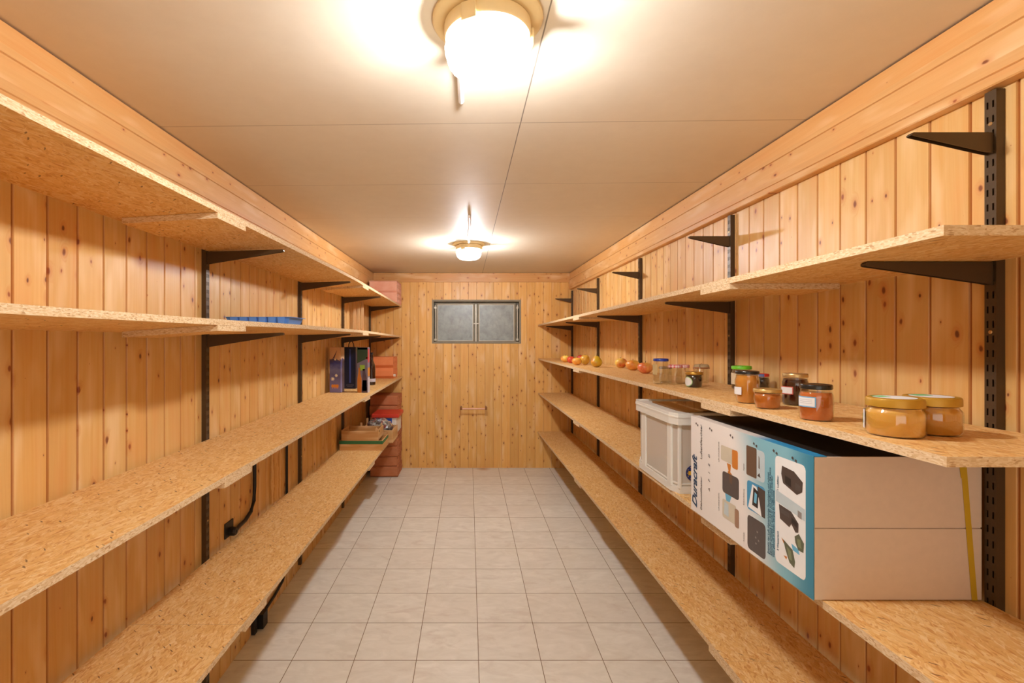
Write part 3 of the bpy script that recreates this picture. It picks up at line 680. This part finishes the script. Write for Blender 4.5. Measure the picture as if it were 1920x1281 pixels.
rect('beige', .2035, .226, .275, .273); rect('orange', .268, .217, .2996, .273, 2); shape('orange', [(.238, .224), (.262, .224), (.258, .200), (.268, .196), (.252, .178), (.243, .198), (.248, .202)], 1)
rect('dgrey', .213, .128, .305, .194, 2, .01); shape('brown', [(.25, .193), (.27, .190), (.268, .165), (.255, .168)], 3)
shape('cyan', [(.225, .142), (.268, .134), (.25, .098), (.236, .101)], 1)
rect('beige', .213, .050, .29, .107, 2); rect('tan', .283, .045, .305, .100, 3); shape('pale', [(.222, .062), (.25, .06), (.248, .098), (.226, .1)], 3)
rect('pale', .345, .216, .428, .300, 1, .01); rect('brown', .343, .218, .392, .302, 2, .004); shape('grey', [(.400, .250), (.408, .250), (.406, .280), (.401, .285)], 3); shape('bgrey', [(.395, .228), (.41, .226), (.405, .238)], 3)
rect('blue', .346, .122, .430, .204, 1, .01); shape('bgrey', [(.395, .122), (.430, .122), (.430, .196), (.398, .200)], 2); shape('white', [(.352, .128), (.415, .122), (.405, .160), (.392, .196), (.372, .198), (.365, .170)], 3)
shape('black', [(.372, .140), (.398, .138), (.402, .184), (.378, .192)], 4); shape('cyan', [(.380, .150), (.392, .149), (.395, .176), (.384, .180)], 5)
rect('dgrey', .348, .010, .432, .106, 1, .012)
for cu, cv in ((.385, .052), (.392, .070), (.386, .036), (.398, .048)): rect('grey', cu, cv, cu+.006, cv+.005, 2, .001, 1)
rect('white', .4725, .030, .585, .304, 1, .012)
shape('pale', [(.475, .215), (.583, .200), (.583, .172), (.475, .186)], 2)
shape('bgrey', [(.500, .283), (.545, .280), (.576, .262), (.574, .238), (.555, .226), (.504, .240), (.497, .262)], 3); shape('black', [(.512, .262), (.534, .258), (.534, .238), (.512, .243)], 4); shape('dgrey', [(.55, .255), (.57, .25), (.568, .238), (.55, .238)], 4)
shape('bgrey', [(.488, .182), (.535, .178), (.561, .158), (.56, .136), (.55, .133), (.535, .148), (.528, .137), (.492, .146)], 3); shape('black', [(.536, .166), (.556, .158), (.556, .146), (.536, .152)], 4); shape('dgrey', [(.495, .174), (.528, .172), (.528, .160), (.495, .162)], 4)
shape('olive', [(.547, .122), (.562, .134), (.580, .118), (.578, .095), (.560, .094), (.55, .108)], 3); shape('green', [(.556, .120), (.568, .122), (.572, .102), (.560, .102)], 4)
shape('olive', [(.505, .098), (.522, .092), (.54, .086), (.549, .060), (.546, .044), (.528, .050), (.512, .078)], 3); shape('green', [(.518, .086), (.534, .080), (.538, .058), (.528, .058)], 4)
shape('orange', [(.498, .100), (.510, .094), (.507, .088), (.500, .096)], 3); shape('orange', [(.506, .058), (.52, .060), (.516, .052)], 3); shape('cyan', [(.535, .100), (.560, .096), (.565, .084), (.54, .086)], 2); shape('grey', [(.558, .190), (.572, .188), (.572, .172), (.558, .174)], 3)
for (mat, lv, _), bmb in art.items(): bmb.build('printed_picture', P[mat], SP, off=K0)
def vtext(txt, u, v, size, m, shear=0.0, bold=0.0, spacing=1.0):
    lettering('lettering', txt, size, m, SP, (bx0-.0013-K0.x, by1-u-K0.y, bz+v-K0.z), ROT, shear, bold, spacing=spacing)
from mathutils import Matrix
# text x axis -> +z, text y axis -> +y (towards the far edge), normal -> -x
ROT = Matrix(((0, 0, -1), (0, 1, 0), (1, 0, 0))).to_euler()
vtext('Duracraft', .030, .016, .0475, P['navy'], .35, .0009, .96)
vtext('Luftentfeuchter', .076, .195, .019, P['dgrey'])
vtext('Déshumidificateur', .076, .022, .0155, P['dgrey'])
vtext('A  F  I  E  D', .131, .103, .0155, P['dgrey'], .2, 0, 1.5)
for u, v0, s, tx in ((.192, .215, .0075, 'Luft wird entfeuchtet'), (.192, .06, .0075, 'Luft wird erwärmt'), (.331, .225, .006, 'Regelbar'), (.331, .125, .006, 'Einfache Bedienung'), (.331, .02, .006, 'Automatik')): vtext(tx, u, v0, s, P['grey'])
for i, tx in enumerate(('Entzieht der Luft überschüssige Feuchtigkeit und schützt', 'Removes moisture from the air and helps protect the home', 'Absorbe l\'humidité en excès et protège votre intérieur', 'Voor gebruik in kelder, berging en wasruimte')): vtext(tx, .4445+.0075*i, .035, .0095, P['tblue'])
vtext('1 Luftfilter', .484, .215, .009, P['tblue']); vtext('2 Wassertank', .484, .06, .009, P['tblue'])
for u, v in ((.035, .3107), (.13, .3102), (.255, .312), (.375, .3125), (.462, .3125), (.535, .311)):
    for k in (0, 1): b = MB(); x = bx0-.0012; b.quad([(x, by1-u-.012*k, bz+v-.004*k), (x, by1-u-.012*k-.007, bz+v-.004-.004*k), (x, by1-u-.012*k-.009, bz+v+.003-.004*k), (x, by1-u-.012*k-.003, bz+v+.005-.004*k)]); b.build('corner_mark', P['dgrey'], SP, off=K0)
# strap round the carton
M['strap'] = plain('yellow_strap', (196, 160, 36), .4)
b = MB(); w = .0068; yy = by0-.0008
b.quad([(1.141-w, yy, bz+bh), (1.141+w, yy, bz+bh), (1.168+w, yy, bz+.0005), (1.168-w, yy, bz+.0005)])
b.quad([(1.141-w, yy, bz+bh+.0008), (1.141+w, yy, bz+bh+.0008), (1.15+w, by1, bz+bh+.0008), (1.15-w, by1, bz+bh+.0008)])
b.quad([(1.141-w, yy, bz+bh+.0008), (1.141+w, yy, bz+bh+.0008), (1.141+w, yy, bz+bh), (1.141-w, yy, bz+bh)])
b.quad([(1.134-w*.6, yy-.0004, bz+bh-.005), (1.141, yy-.0004, bz+bh-.005), (1.145, yy-.0004, bz+bh-.05), (1.136, yy-.0004, bz+bh-.05)])
b.build('strap', M['strap'], K, off=K0)

# ------------------------------------------------------------------ translucent storage bin
tx0, tx1, ty0, ty1 = .812, 1.165, 1.885, 2.335; tz = R3.z(.9, 2.1)+.0005
T = thing('storage_bin', ((tx0+tx1)/2, (ty0+ty1)/2, tz), 'translucent white plastic storage bin with a lid behind the printed carton', 'storage box')
T0 = T.location.copy(); ch = .05
def octo(i, z): 
    x0, x1, y0, y1, c = tx0+i, tx1-i, ty0+i, ty1-i, ch
    return [(x0+c*.35, y0, z), (x1-c*.35, y0, z), (x1, y0+c, z), (x1, y1-c, z), (x1-c*.35, y1, z), (x0+c*.35, y1, z), (x0, y1-c, z), (x0, y0+c, z)]
M['bin'] = milky('milky_plastic', (246, 240, 226), .36, .25); M['bin_solid'] = milky('thick_milky_plastic', (253, 250, 240), .05, .3)
b = MB(); rs = [octo(.006, tz+.006), octo(.003, tz+.285)]
for i in range(8): j2 = (i+1) % 8; b.quad([rs[0][i], rs[0][j2], rs[1][j2], rs[1][i]])
b.quad(rs[0]); b.build('tub', M['bin'], T, off=T0)
b = MB()
def ring(z0, z1, i0, i1):
    A, B_, C_, D_ = octo(i0, z0), octo(i0, z1), octo(i1, z1), octo(i1, z0)
    for i in range(8):
        k2 = (i+1) % 8
        b.quad([A[i], A[k2], B_[k2], B_[i]]); b.quad([B_[i], B_[k2], C_[k2], C_[i]]); b.quad([C_[i], C_[k2], D_[k2], D_[i]]); b.quad([D_[i], D_[k2], A[k2], A[i]])
ring(tz, tz+.028, 0, .008); ring(tz+.034, tz+.040, .002, .008)
b.build('base_rim', M['bin_solid'], T, off=T0)
for (px, py) in ((tx0+.018, ty0), (tx1-.018, ty0)):
    b = MB(); b.box(px-.006, px+.006, py-.001, py+.012, tz+.02, tz+.285); b.build('corner_post', M['bin_solid'], T, off=T0, bevel=.002)
for (py, w) in ((ty0+.062, .020), (ty0+.345, .026)):
    for px in (tx0, tx1-.008): b = MB(); b.box(px-.001, px+.009, py-w, py+w, tz+.02, tz+.285); b.build('corner_post', M['bin_solid'], T, off=T0, bevel=.003)
b = MB(); ring(tz+.272, tz+.318, -.012, -.006); ring(tz+.300, tz+.306, -.014, -.011)
A = octo(-.010, tz+.313); b.quad(A); b.build('lid', M['bin_solid'], T, off=T0)
b = MB(); A = octo(.045, tz+.3135); b.quad(A); b.build('lid_panel', plain('glossy_lid_panel', (150, 132, 104), .12, 0, .6), T, off=T0)
b = MB()
sx, sz = tx0+.072, tz+.082
n = 28; yy = ty0+.001
b.quad([(sx+.032*cos(2*pi*i/n), yy-.0012, sz+.032*sin(2*pi*i/n)) for i in range(n)]); st = b.build('round_sticker', plain('sticker_blue', (34, 48, 110), .5), T, off=T0)
b = MB(); b.quad([(sx-.022, yy-.0018, sz-.008), (sx+.022, yy-.0018, sz-.008), (sx+.022, yy-.0018, sz+.008), (sx-.022, yy-.0018, sz+.008)])
for i in range(12):
    a = 2*pi*i/12; cx, cz = sx+.026*cos(a), sz+.026*sin(a); b.quad([(cx-.002, yy-.0018, cz), (cx, yy-.0018, cz-.002), (cx+.002, yy-.0018, cz), (cx, yy-.0018, cz+.002)])
b.build('sticker_print', plain('sticker_yellow', (226, 180, 50), .5), st, off=T0)

# ------------------------------------------------------------------ left wall's second shelf: tray, slats, block
tzr = E+.115; ty, tdp = 2.156, .17
t = thing('plastic_tray', (-.95, ty+tdp/2, L2.z(-.95, ty+.08)), 'shallow ribbed blue plastic tray lying across the second left shelf', 'tray')
t0 = t.location.copy(); zb = L2.z(-.80, ty+.08)+.0008
M['blue_tray'] = plain('blue_tray_plastic', (92, 148, 228), .4)
x0, x1 = -1.09, -.805; b = MB(); ins = .012
lo = [(x0+ins, ty+ins, zb), (x1-ins, ty+ins, zb), (x1-ins, ty+tdp-ins, zb), (x0+ins, ty+tdp-ins, zb)]; hi = [(x0, ty, tzr-.004), (x1, ty, tzr-.004), (x1, ty+tdp, tzr-.004), (x0, ty+tdp, tzr-.004)]
for i in range(4): k = (i+1) % 4; b.quad([lo[i], lo[k], hi[k], hi[i]])
b.quad(lo); fl = [(x0-.008, ty-.008), (x1+.012, ty-.008), (x1+.012, ty+tdp+.008), (x0-.008, ty+tdp+.008)]
for i in range(4): k = (i+1) % 4; b.quad([hi[i], hi[k], (fl[k][0], fl[k][1], tzr-.004), (fl[i][0], fl[i][1], tzr-.004)])
b.build('tray_body', M['blue_tray'], t, off=t0, solid=.002)
for i in range(6):
    b = MB(); cx = x0+.036+i*.0425; b.prism([(cx-.014, zb+.002), (cx+.014, zb+.002), (cx+.017, tzr-.005), (cx-.017, tzr-.005)], 'y', ty-.006, ty+.014); b.build('side_rib', M['blue_tray'], t, off=t0, bevel=.001)
for i, (xx, yy, hh, lean, lb) in enumerate(((-1.082, 4.56, .335, 0, 'pale wooden plank standing upright by the wall, leftmost of three'), (-1.050, 4.58, .325, .0, 'pale wooden plank standing upright, middle of three'), (-1.020, 4.60, .318, 0, 'pale wooden plank standing upright, rightmost of three'))):
    b = MB(); z = L2.z(xx, yy); b.box(-.013, .013, -.006, .006, 0, hh); o = b.build('plank', M['pale_wood'], bevel=.001); o.location = (xx, yy, z+.0005); tag(o, lb, 'plank', 'upright planks on the second left shelf')
b = MB(); b.box(-.034, .034, -.02, .02, 0, .040); o = b.build('wooden_block', plain('brown_wood_block', (150, 100, 52), .6), bevel=.002); o.location = (-1.03, 4.20, L2.z(-1.03, 4.20)+.0005); tag(o, 'small brown wooden block in front of the upright planks', 'block')

# ------------------------------------------------------------------ gift boxes, bottle, terracotta on the third left shelf
def flat_art(t, w, items, yf):
    for nm, mat, pts in items: b = MB(); b.quad([(u*w-w/2, yf, v) for u, v in pts]); b.build(nm, mat, part(t, 'carton_body'))
def gift_box(x, y, w, h, mat, label, rz=0):
    t = thing('gift_box', (x, y+w/2, L3.z(x, y+w/2)+.0005), label, 'gift box', 'tall gift boxes on the third left shelf', rz)
    b = MB(); b.box(-w/2, w/2, -w/2, w/2, 0, h); b.build('carton_body', mat, t, bevel=.0015); return t
def q(a0, b0, a1, b1): return [(a0, b0), (a1, b0), (a1, b1), (a0, b1)]
G = {k: plain('gift_'+k, c, .4) for k, c in dict(sky=(198, 166, 136), navy=(20, 22, 48), blue=(62, 74, 140), lilac=(128, 124, 156), rock=(84, 64, 78), white=(226, 218, 196), orange=(216, 136, 40), green=(40, 66, 36), lime=(150, 190, 60), dark=(28, 22, 26), silver=(118, 110, 128), amber=(196, 118, 30), red=(180, 40, 50), pale=(196, 190, 196)).items()}
def sky_mat():
    m = N('alpine_print'); o = m.sep(m.coord()); n = m.noise(m.coord(), 28, 4)[0]
    f = m.math('ADD', m.math('DIVIDE', o[2], .358), m.math('MULTIPLY', m.math('SUBTRACT', n, .5), .22))
    m.col(m.ramp(f, [(.0, lin((120, 112, 160))), (.12, lin((118, 116, 168))), (.38, lin((96, 90, 130))), (.50, lin((110, 110, 150))), (.66, lin((50, 56, 120))), (.74, lin((84, 70, 96))), (.76, lin((206, 166, 128))), (1, lin((206, 160, 116)))])); m.set(Roughness=.4); return m.m
g = gift_box(-1.055, 3.80, .09, .358, sky_mat(), 'gift box printed with mountains and white flowers', -.06)
yf = -.0456
flower = lambda cx, cz, r: [((cx+r*(1 if i % 2 else .5)*cos(pi*i/7)), (cz+.09*r*(1 if i % 2 else .5)*sin(pi*i/7))) for i in range(14)]
flat_art(g, .09, [('printed_flower', G['white'], flower(.28, .108, .20)), ('printed_flower', G['white'], flower(.60, .135, .17)), ('printed_mountain', G['rock'], [(.30, .275), (.42, .27), (.68, .335), (.60, .325)]), ('printed_flower', G['white'], flower(.5, .262, .12))], yf)
for cx in (.25, .42, .58, .72): flat_art(g, .09, [('printed_bloom', G['orange'], [(cx-.10, .05), (cx, .028), (cx+.10, .052), (cx+.05, .066), (cx-.05, .064)])], yf)
g = gift_box(-1.022, 4.12, .102, .358, G['navy'], 'dark navy gift box with black cord handles', 0)
b = MB()
for s in (-1,): b.tube([(-.022, 0, .356), (-.020, 0, .385), (-.008, 0, .404), (0, 0, .408), (.010, 0, .404), (.020, 0, .385), (.024, 0, .356)], .0042, 8)
b.build('cord_handle', G['dark'], g)
flat_art(g, .102, [('foil_line', G['silver'], q(.22, .048+.003, .82, .051)), ('foil_line', G['silver'], q(.20, .030, .85, .034)), ('foil_line', G['silver'], q(.28, .016, .74, .019)), ('sheen_panel', G['blue'], q(.46, .05, .60, .34))], -.0516)
g = gift_box(-.851, 3.84, .084, .362, G['silver'], 'green gift box printed with bottles and labels', 0)
yf = -.0425
flat_art(g, .084, [('printed_panel', G['green'], [(0, .235), (1, .275), (1, .362), (0, .362)]), ('printed_panel', G['dark'], q(.05, .345, .95, .361)), ('printed_label', G['lime'], q(.25, .178, .72, .222)), ('printed_bottle', G['amber'], [(.02, .0), (.42, 0), (.42, .11), (.30, .16), (.28, .20), (.14, .20), (.12, .16), (.02, .11)]), ('printed_bottle', G['rock'], [(.45, .0), (.95, 0), (.9, .12), (.78, .16), (.76, .19), (.52, .19), (.5, .15)]), ('printed_label', G['pale'], q(.45, .05, .90, .10)), ('printed_label', G['lime'], q(.48, .014, .92, .05)), ('printed_stripe', G['red'], q(.86, .265, .99, .285))], yf)
b = MB(); xx = .0425
for (y0_, y1_, z0_, z1_, m_) in ((-.04, .04, .0, .12, 'pale'), (-.04, .04, .13, .20, 'amber'), (-.04, .02, .24, .35, 'red')): b = MB(); b.quad([(xx, y0_, z0_), (xx, y1_, z0_), (xx, y1_, z1_), (xx, y0_, z1_)]); b.build('side_print', G[m_], part(g, 'carton_body'))
bt = thing('bottle', (-.915, 4.52, L3.z(-.915, 4.52)), 'dark brown glass bottle half hidden behind the green gift box', 'bottle')
b = MB(); b.lathe([(.030, 0), (.036, .004), (.036, .15), (.031, .19), (.016, .23), (.0135, .28), (.0135, .292)], 32); b.build('glass_body', plain('brown_glass', (44, 20, 12), .08, 0, .8), bt, smooth=True)
b = MB(); b.lathe([(.0363, .03), (.0366, .031), (.0366, .06), (.0363, .061)], 32, cap0=False, cap1=False); b.build('paper_label', G['pale'], part(bt, 'glass_body')); b = MB(); b.lathe([(.0145, .285), (.0145, .305), (.013, .307)], 20); b.build('cap', G['dark'], bt)

def terracotta(name, a, b_): 
    m = N(name); n = m.noise(m.coord(), 9, 5, .6)[0]; n2 = m.noise(m.coord(), 60, 3)[0]
    c = m.mix(m.mr(n, .3, .7), lin(a), lin(b_)); m.col(c); m.set(Roughness=.85); m.bump(n2, .3, .002); return m.m
M['brick'] = terracotta('red_brick', (182, 106, 62), (200, 128, 84)); M['brick_orange'] = terracotta('orange_terracotta', (226, 130, 74), (232, 142, 86)); M['brick_pale'] = terracotta('dusty_brick', (222, 152, 122), (232, 176, 148))
def brick_mesh(L, Dp, H, c, cols, rows):
    """hollow brick lying along x, chamfered long edges, open cells in the +x end; origin at bottom centre"""
    b = MB(); y0, y1 = -Dp/2, Dp/2; prof = [(y0, c), (y0, H-c), (y0+c, H), (y1-c, H), (y1, H-c), (y1, c), (y1-c, 0), (y0+c, 0)]
    xa, xb = -L/2, L/2; n = len(prof)
    for i in range(n): k = (i+1) % n; b.quad([(xa, *prof[i]), (xa, *prof[k]), (xb, *prof[k]), (xb, *prof[i])])
    b.quad([(xa, *p) for p in prof])
    b.quad([(xb, *prof[0]), (xb, *prof[1]), (xb, *prof[2]), (xb, *prof[7])]); b.quad([(xb, *prof[3]), (xb, *prof[4]), (xb, *prof[5]), (xb, *prof[6])])
    ya, yb = y0+c, y1-c; w = (yb-ya)/cols; h = H/rows; e = .010; dpt = .12
    for i in range(cols):
        for j in range(rows):
            o = [(ya+i*w, j*h), (ya+(i+1)*w, j*h), (ya+(i+1)*w, (j+1)*h), (ya+i*w, (j+1)*h)]; q_ = [(ya+i*w+e, j*h+e), (ya+(i+1)*w-e, j*h+e), (ya+(i+1)*w-e, (j+1)*h-e), (ya+i*w+e, (j+1)*h-e)]
            for a in range(4):
                d = (a+1) % 4; b.quad([(xb, *o[a]), (xb, *o[d]), (xb, *q_[d]), (xb, *q_[a])]); b.quad([(xb, *q_[a]), (xb, *q_[d]), (xb-dpt, *q_[d]), (xb-dpt, *q_[a])])
            b.quad([(xb-dpt, *p) for p in q_])
    return b
br = brick_mesh(.30, .34, .1105, .014, 4, 2).build('hollow_brick', M['brick'])
ords = ['lowest', 'second', 'third', 'fourth', 'fifth', 'sixth', 'seventh', 'topmost']
for i in range(8):
    o = br if i == 0 else br.copy()
    if i: C.objects.link(o)
    o.location = (-.933+(.004, -.006, .003, -.003, .005, 0, -.004, .002)[i], 5.43+(.0, .006, -.004, .003)[i % 4], .0006+i*.1112)
    tag(o, 'red hollow brick in the stack on the floor by the far corner, %s of eight' % ords[i] if i else 'red hollow brick resting on the tiled floor, lowest of the corner stack', 'brick', 'bricks stacked in the far left corner')
bp = brick_mesh(.30, .34, .122, .012, 4, 2).build('hollow_brick', M['brick_pale'])
for i in range(2):
    o = bp if i == 0 else bp.copy()
    if i: C.objects.link(o)
    o.location = (-.935, 5.41, L1.z(-.80, 5.4)+.0005+i*.1228)
    tag(o, 'dusty pink hollow brick on the topmost left shelf, %s one' % ('lower' if i == 0 else 'upper'), 'brick', 'bricks on the topmost left shelf')
bo = brick_mesh(.27, .33, .118, .030, 3, 2).build('terracotta_block', M['brick_orange'])
for i in range(2):
    o = bo if i == 0 else bo.copy()
    if i: C.objects.link(o)
    o.location = (-.968, 5.435, L3.z(-.80, 5.4)+.0005+i*.1184)
    tag(o, 'smooth orange terracotta block on the third left shelf, %s one' % ('lower' if i == 0 else 'upper'), 'brick', 'terracotta blocks on the third left shelf')
b = MB(); b.tube([(-.05, 0, 0), (.045, 0, 0)], .014, 16); o = b.build('roll', M['white'], smooth=True); o.location = (-.855, 5.31, L3.z(-.80, 5.4)+.034+.0); tag(o, 'white roll sticking out of the lower orange terracotta block', 'roll')

# ------------------------------------------------------------------ crates and boxes on the lowest left shelf
z4 = L4.z(-.9, 4.3)+.0005
def crate(name, x0, x1, y0, y1, z, h, th, label, mat, group='wooden crates on the lowest left shelf', end_h=None, posts=False):
    t = thing(name, ((x0+x1)/2, (y0+y1)/2, z), label, 'crate', group); o = t.location.copy(); eh = end_h or h
    b = MB(); b.box(x0+th, x1-th, y0+th, y1-th, z, z+.006); b.build('base_panel', mat, t, off=o)
    for a, c in ((y0, y0+th), (y1-th, y1)): b = MB(); b.box(x0+th, x1-th, a, c, z, z+h); b.build('side_board', mat, t, off=o, bevel=.001)
    for a, c in ((x0, x0+th), (x1-th, x1)): b = MB(); b.box(a, c, y0, y1, z, z+eh); b.build('end_board', mat, t, off=o, bevel=.001)
    return t, o
M['crate_low'] = pine('crate_low_wood', 'X', 'Z', .2, 0, light=(222, 160, 92), mid=(204, 138, 72), seed=23, knots=.5, groove=0)
t, o = crate('wooden_crate', -1.105, -.737, 4.10, 4.38, z4, .084, .010, 'flat wooden crate with a green band round its rim', M['crate_low'])
b = MB(); zz0, zz1 = z4+.055, z4+.0835
b.quad([(-1.107, 4.0985, zz0), (-.7355, 4.0985, zz0), (-.7355, 4.0985, zz1), (-1.107, 4.0985, zz1)]); b.quad([(-.7355, 4.0985, zz0), (-.7355, 4.382, zz0), (-.7355, 4.382, zz1), (-.7355, 4.0985, zz1)])
b.build('green_band', plain('green_paint', (40, 108, 62), .5), t, off=o)
t, o = crate('wooden_crate', -1.09, -.775, 4.105, 4.365, z4+.0845, .080, .009, 'open wooden crate stacked on the green banded one', M['pine_crate'], end_h=.088)
b = MB(); b.box(-.7755, -.7745, 4.14, 4.17, z4+.15, z4+.162); b.build('handle_hole', M['slot'], t, off=o)
for xx, yy in ((-.792, 4.114), (-.792, 4.346)): b = MB(); b.prism([(xx-.009, z4+.09), (xx+.009, z4+.09), (xx+.009, z4+.180), (xx, z4+.196), (xx-.009, z4+.184)], 'y', yy, yy+.010); b.build('corner_post', M['pale_wood'], t, off=o)
b = MB(); b.box(-1.08, -.80, 4.20, 4.26, z4+.10, z4+.104); b.build('loose_board', M['pale_wood'], t, off=o)
t, o = crate('wooden_crate', -1.0, -.697, 4.40, 4.70, z4, .116, .010, 'pale wooden crate behind the stacked crates, jutting over the shelf edge', M['pine_crate'], end_h=.118)
for xx, yy in ((-.99, 4.41), (-.99, 4.68)): b = MB(); b.box(xx-.009, xx+.009, yy, yy+.012, z4, z4+.185); b.build('corner_post', M['pale_wood'], t, off=o)
# clear bag of odds and ends in the pale crate
def bag_mat():
    m = N('bag_of_bits'); co = m.coord(); q_ = m.vor(co, 42)[1]; s = m.sep(q_)
    c = m.ramp(s[0], [(0, lin((70, 62, 54))), (.25, lin((120, 110, 98))), (.45, lin((160, 150, 136))), (.62, lin((96, 90, 96))), (.74, lin((150, 50, 44))), (.80, lin((188, 176, 156))), (1, lin((60, 58, 84)))])
    m.ramp; m.col(c); m.set(Roughness=.12, Coat_Weight=.8); m.bump(s[1], .8, .01); return m.m
b = MB(); rnd = random.Random(4); nU, nV = 22, 11
for jv in range(nV+1):
    ph = -pi/2+pi*jv/nV
    for iu in range(nU):
        a = 2*pi*iu/nU; q_ = 1+rnd.uniform(-.09, .09); cx = cos(ph)*cos(a); cy = cos(ph)*sin(a)
        b.v.append((.128*q_*math.copysign(abs(cx)**.7, cx), .095*q_*math.copysign(abs(cy)**.7, cy), .085+.083*q_*math.copysign(abs(sin(ph))**.7, sin(ph))*(1.0 if cx < .3 else .8)))
for jv in range(nV):
    for iu in range(nU): a = jv*nU+iu; c = jv*nU+(iu+1) % nU; b.f.append((a, c, c+nU, a+nU)); b.m.append(0)
o = b.build('plastic_bag', bag_mat()); o.location = (-.845, 4.57, z4+.009); o.scale = (.92, 1, 1.12); tag(o, 'clear plastic bag of grey odds and ends lying in the pale crate', 'bag')
t = thing('plastic_box', (-.845, 5.0, z4), 'white and blue plastic box with a red lid at the far end of the shelf', 'storage box'); 
b = MB(); b.box(-.115, .115, -.16, .17, 0, .163); b.build('box_body', M['white'], t, bevel=.006)
b = MB(); b.box(-.112, .070, -.1612, -.159, .012, .158); b.build('blue_panel', plain('blue_panel', (40, 84, 176), .45), part(t, 'box_body'))
b = MB(); b.box(-.135, .140, -.175, .185, .163, .200); b.build('lid', plain('red_plastic', (206, 60, 40), .4), t, bevel=.006)

# ------------------------------------------------------------------ small things on the walls
# outlet recess and black conduit, between the two lowest left shelves
XW = XL+.0005
t = thing('socket_outlet', (XL, 2.27, E-.90), 'black socket outlet set in the left wall above the lowest shelf', 'socket')
b = MB(); b.box(0, .006, -.045, .035, -.02, .052); b.build('cover_plate', M['black'], t, bevel=.002); b = MB(); b.lathe([(.020, 0), (.020, .022), (.015, .03)], 20); o = b.build('plug', M['black'], t); o.rotation_euler = (0, pi/2, 0); o.location = (.006, 0, .002)
b = MB(); pts = []
ctrl = [(2.27, -.898), (2.34, -.902), (2.41, -.897), (2.47, -.875), (2.505, -.83), (2.512, -.76), (2.512, -.62), (2.512, -.445)]
for y_, z_ in ctrl: pts.append((XL+.014 if y_ > 2.3 else XL+.03, y_, E+z_))
b.tube(pts, .0095, 10); o = b.build('cable', M['black'], smooth=True); tag(o, 'thick black cable curving from the wall socket up behind the shelf', 'cable')
b = MB(); ctrl = [(2.97, -.44), (2.97, -1.2), (2.97, -1.33), (2.955, -1.40), (2.90, -1.45), (2.78, -1.475), (2.62, -1.488), (2.585, -1.492)]
b.tube([(XL+.009, y_, E+z_) for y_, z_ in ctrl], .0075, 10); b.box(XL+.001, XL+.045, 2.545, 2.60, E-1.525, E-1.45)
b.box(XL+.001, XL+.02, 2.50, 2.53, E-1.53, E-1.43)
o = b.build('conduit', M['black']); tag(o, 'black conduit running down the left wall to a plug near the floor', 'cable')
# narrow board with light flecks fixed to the wall
for (ya, yb_, lb, zt, zb_) in ((2.74, 2.885, 'narrow particle board strip fixed upright on the left wall beside the black conduit', -.445, -.93), (3.93, 4.07, 'narrow particle board strip fixed upright on the left wall behind the crates', -.43, -.93)):
    b = MB(); b.box(XL+.0005, XL+.012, ya, yb_, E+zb_, E+zt); o = b.build('wall_strip', M['osb'], bevel=.001); tag(o, lb, 'board', 'upright strips on the left wall')
# copper pipe rail on the far wall
M['copper'] = plain('copper_pipe', (222, 172, 148), .4, .35)
t = thing('pipe_rail', (.05, D, E-.78), 'short horizontal copper pipe rail on the far wall below the window', 'pipe')
b = MB(); b.tube([(-.135, -.085, 0), (.145, -.085, 0)], .0085, 12); b.build('rail', M['copper'], t, smooth=True)
for xx in (-.140, .150):
    b = MB(); b.tube([(xx, 0, .012), (xx, -.092, .012)], .010, 12); b.box(xx-.013, xx+.013, -.099, -.072, -.012, .024); b.build('elbow', plain('aged_brass', (138, 92, 56), .35, .8), t, bevel=.002)
